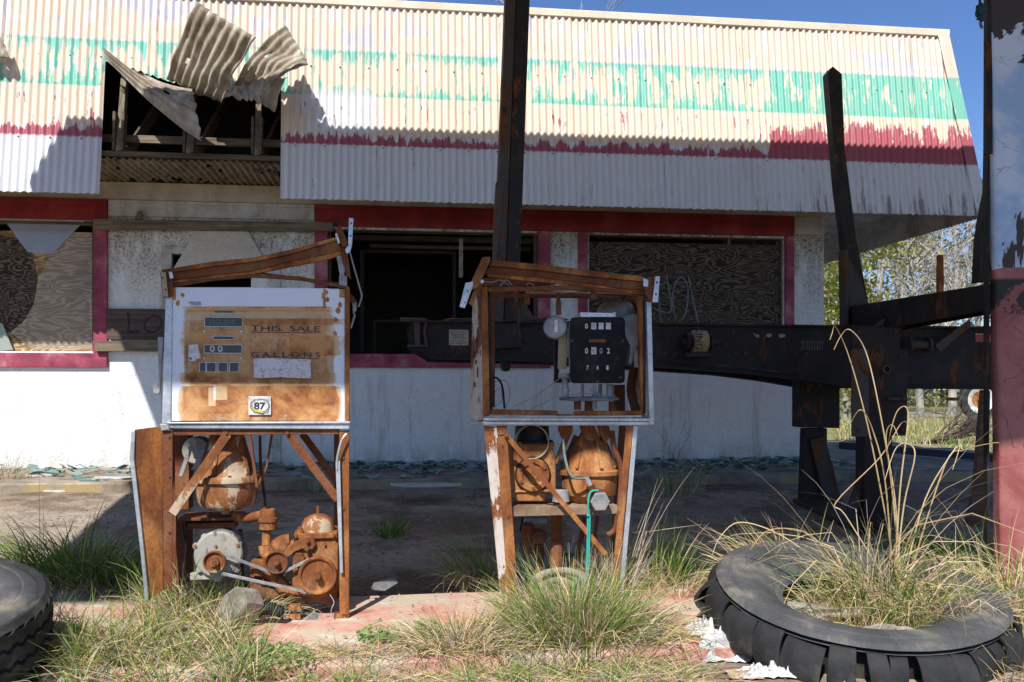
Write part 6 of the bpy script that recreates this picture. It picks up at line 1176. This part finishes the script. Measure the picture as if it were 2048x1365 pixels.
for i, (px, py, s_, lab) in enumerate(((70, 953, .20, 'wide pale flat slab fragment by the dry weeds'), (130, 983, .34, 'long cracked white slab fragment nearest the yard on the left'), (232, 958, .16, 'pale slab fragment touching the splayed pump panel'), (180, 962, .08, 'little green glass fragment between the pale slabs'), (850, 972, .25, 'thin pale slab lying in the shade behind the pumps'))):
    X, Y, z = gp(px, py); mb = MB(); n = 9; z += .01; 
    if py < 975: z = .352; Y = (CZ-z)*F/(py-HZ); X = (px-1024)/F*Y
    mb.prism([Vector((X+math.cos(k*6.28/n)*s_*rnd.uniform(.7, 1.2), Y+math.sin(k*6.28/n)*s_*.55*rnd.uniform(.6, 1.1), z)) for k in range(n)], (0, 0, .018)); tag(obj('slab_fragment', mb, MT['shard'] if i == 3 else mottled('pale_slab', (.42, .40, .36), (.62, .60, .56), None, 6, .8), bevel=.003), lab, 'debris', 'flat fragments lying along the walkway')
mb = MB()
for _ in range(2600):
    X, Y = rnd.uniform(-4.5, 4.6), rnd.uniform(4.7, 8.2); s_ = rnd.uniform(.003, .010)*(1+Y*.08); mb.blob((X, Y, gz(X, Y)+s_*.3), s_, s_*rnd.uniform(.6, 1), s_*.6, rnd.random()*9, .6, 2)
tag(obj('gravel', mb, mottled('pale_gravel', (.16, .14, .12), (.34, .31, .27), (.62, .60, .56), 1.3, .9, 0)), 'loose pale gravel and grit scattered over the shaded yard', 'gravel', kind='stuff')
mb = MB(); mb.beam(BF.w(3.9, -.6, WB+.12), BF.w(5.3, .6, WB+.03), .08, .08); tag(obj('steel_channel', mb, flat('blue_black_steel', (.03, .04, .07), .35), bevel=.004), 'blue black steel channel lying on the walkway behind the trailer leg', 'steel beam')

mb = MB(); rnd = random.Random(11)
for _ in range(1700):
    X, Y = rnd.uniform(-2.3, 2.6), rnd.uniform(2.7, 5.0); s_ = rnd.uniform(.004, .016); a = rnd.uniform(0, 6.28); nr = Vector((rnd.gauss(0, .35), rnd.gauss(0, .35), 1)).normalized(); u = nr.cross(Vector((math.cos(a), math.sin(a), 0))).normalized(); v = nr.cross(u); p = Vector((X, Y, gh(X, Y)+.006+s_*.3)); mb.add([p-u*s_, p+v*s_*.4, p+u*s_, p-v*s_*.4], [(0, 1, 2, 3)], rnd.choice((0, 0, 1)))
tag(obj('leaf_litter', mb, [mat_leaf('dead_leaf', (.16, .09, .04), (.42, .29, .17), .05), G[3]], smooth=0), 'dead leaf and straw crumbs scattered over the pump island', 'leaf litter', kind='stuff')
# ============================================================ BEYOND THE BUILDING
def leaves(mb, c, r, n, size, seed, squash=.8, mi=0):
    rd = random.Random(seed)
    for _ in range(n):
        p = Vector((rd.gauss(0, .5), rd.gauss(0, .5), rd.gauss(0, .5)*squash))
        if mnoise.noise(p*2.2+Vector((seed, 0, 0))) < -.05: continue
        q = c+p*r; a = Vector((rd.gauss(0, 1), rd.gauss(0, 1), rd.gauss(0, 1))).normalized(); b_ = a.cross(Vector((rd.random(), rd.random(), 1))).normalized(); s_ = size*rd.uniform(.5, 1.2); mb.add([q-a*s_, q+b_*s_*.5, q+a*s_, q-b_*s_*.5], [(0, 1, 2, 3)], mi)
def tree(px, Y, h, kind, label, seed, group='trees beyond the yard', lean=0):
    random.seed(seed); X = (px-1024)/F*Y; z0 = .24; root = thing('bare_tree' if kind == 'bare' else 'leafy_tree', label, 'tree', (X, Y, z0), 0, group)
    tr_ = MB(); tr_.tube([(X, Y, z0-.1), (X+lean*h*.2, Y, z0+h*.25), (X+lean*h*.5+random.uniform(-.2, .2), Y, z0+h*.6), (X+lean*h, Y, z0+h*.92)], [h*.014+.03, h*.011+.02, h*.007+.01, .012], 8); obj('trunk', tr_, MT['bark'], root)
    cr = MB()
    for k in range(15 if kind == 'bare' else 7):
        t = random.uniform(.15, .92); a = random.uniform(0, 6.28); d_ = Vector((math.cos(a), math.sin(a), random.uniform(.35, 1.1))).normalized(); L = h*(.30-.2*t)*random.uniform(.8, 1.3); b0 = Vector((X+lean*h*t, Y, z0+h*t)); twigs(cr, b0, d_, L, .012*L+.010, 3 if kind == 'bare' else 2, .45, 3)
        if kind != 'bare': leaves(cr, b0+d_*L*1.1, h*.17, 480, .05+.0022*Y, seed*7+k, .8, 1)
        elif random.random() < .5: leaves(cr, b0+d_*L*1.3, h*.10, 40, .05, seed*5+k, .8, 1)
    if kind != 'bare':
        for k in range(8): leaves(cr, Vector((X+random.gauss(0, h*.13), Y+random.gauss(0, h*.1), z0+h*random.uniform(.1, .98))), h*.17, 420, .05+.0022*Y, seed*11+k, .9, 1)
    obj('crown', cr, [MT['twig'], MT['leaft'] if kind != 'dark' else MT['leafd']], root, smooth=0)
tree(1668, 30, 7.4, 'leaf', 'yellow green tree showing right beside the stucco corner', 1); tree(1718, 36, 7.6, 'dark', 'darker green tree behind the leaning trailer stake', 2)
tree(1690, 24, 5.2, 'leaf', 'shorter olive tree in front of the yellow green tree', 12)
tree(1752, 27, 6.2, 'bare', 'grey bare tree just right of the leaning trailer stake', 3, lean=.06); tree(1800, 32, 7.6, 'bare', 'bare tree between the leaning stake and the rusty pipe', 4); tree(1842, 25, 6.3, 'bare', 'spreading bare tree left of the rusty pipe', 5, lean=-.08)
tree(1905, 28, 7.6, 'bare', 'pale trunked bare tree right of the rusty pipe', 6); tree(1950, 30, 8.2, 'bare', 'bare tree nearest the column, under the roof corner', 7, lean=.05); tree(1990, 38, 8.5, 'dark', 'green tree behind the bare trees next to the column', 8); tree(1870, 42, 8.0, 'dark', 'distant dark green tree behind the rusty pipe', 9)
tree(2120, 30, 9.5, 'bare', 'bare tree hidden mostly by the column', 10)
tree(1070, 21, 10.6, 'bare', 'bare treetop peeping over the roof behind the tall trailer stake', 11, lean=.03)
mb = MB(); rnd = random.Random(8)
for k in range(60):
    X = rnd.uniform(8, 60); Y = 46+rnd.uniform(0, 10); hh = rnd.uniform(2.0, 4.5); leaves(mb, Vector((X, Y, hh*.5)), 2.8, 380, .20, 100+k, .62, k % 2)
tag(obj('far_wood', mb, [MT['leafd'], mat_leaf('brown_brush', (.24, .20, .15), (.46, .41, .33))], smooth=0), 'mixed brown and green woods at the far side of the field', 'woods', kind='stuff')
mb = MB()
for k in range(40):
    X = rnd.uniform(6.5, 26); Y = rnd.uniform(34, 40); leaves(mb, Vector((X, Y, .8)), 1.6, 260, .10, 300+k, .45, k % 2)
tag(obj('undergrowth', mb, [MT['leaft'], mat_leaf('grey_brush', (.22, .19, .13), (.42, .38, .28))], smooth=0), 'low brush along the far side of the dirt road', 'brush', kind='stuff')
B = Blades()
for _ in range(9000):
    Y = rnd.uniform(11.5, 24)+rnd.random()**2*14; X = rnd.uniform(.36, .66)*Y; 
    if 26 < Y+ (X-5)*.05 < 31: continue
    m = rnd.choices(range(4), (3, 4, 5, 3))[0]; B.blade((X, Y, .255), rnd.uniform(.08, .28), rnd.uniform(0, 6.28), rnd.uniform(0, .9), rnd.uniform(0, 1), rnd.uniform(.008, .018), m, 2)
tag(B.link('meadow_grass'), 'sunlit rough meadow grass beyond the building', 'grass', kind='stuff')
mb = MB(); random.seed(21)
for k in range(5): c = at(1830+k*9, 872+3*k, 14.0); twigs(mb, Vector((c.x, c.y, .27)), Vector((1, random.uniform(-.3, .3), .26)).normalized(), .55, .030, 4, .30, 3)
tag(obj('fallen_branches', mb, MT['gtwig']), 'heap of fallen dark branches on the grass behind the trailer', 'branches')
# wagon with a white and orange wheel
WG = Fr(1958, 24.5, R(5)); c = WG.at(1958, HZ, 0); root = thing('farm_wagon', 'old wagon on pale rimmed wheels with orange hubs at the dirt road', 'wagon', (c.x, c.y, .27), WG.yaw)
for du in (0, 2.2):
    cc = WG.w(du, 0, .27+.55-CZ); wh = thing_child('wheel', root)
    m = MB(); m.lathe(cc, WG.V, [(.38, .10), (.50, .12), (.55, .08), (.55, -.08), (.50, -.12), (.38, -.10)], 36); obj('tyre', m, MT['rubber'], wh)
    m = MB(); m.lathe(cc, WG.V, [(.22, .02), (.30, .06), (.38, .09), (.38, -.05), (.22, -.05)], 36); obj('rim', m, MT['paper'], wh)
    m = MB(); m.lathe(cc, WG.V, [(0, .12), (.08, .11), (.10, .04), (.22, .03), (.22, -.02), (0, -.02)], 24); obj('hub', m, MT['rust'], wh)
m = MB(); m.box(WG.w(1.5, -.8, .27+.95-CZ), 4.2, 1.5, .16, Matrix((WG.U, -WG.V, Vector((0, 0, 1)))).transposed()); obj('deck', m, MT['plankd'], root, bevel=.01)
m = MB(); m.tube([WG.w(0, -.1, .27+.55-CZ), WG.w(0, -1.5, .27+.55-CZ)], .05, 10); m.tube([WG.w(2.2, -.1, .27+.55-CZ), WG.w(2.2, -1.5, .27+.55-CZ)], .05, 10); obj('axle', m, MT['rust'], root)
# rusty pipe on the trailer
SP = Fr(1880, 7.4, R(8)); t2('exhaust_pipe', 'rust', lambda m: SP.turn(m, 1880, [(511, 0), (511, 6.5), (532, 6.5), (533, 7), (640, 7)], 0, 16), 0)
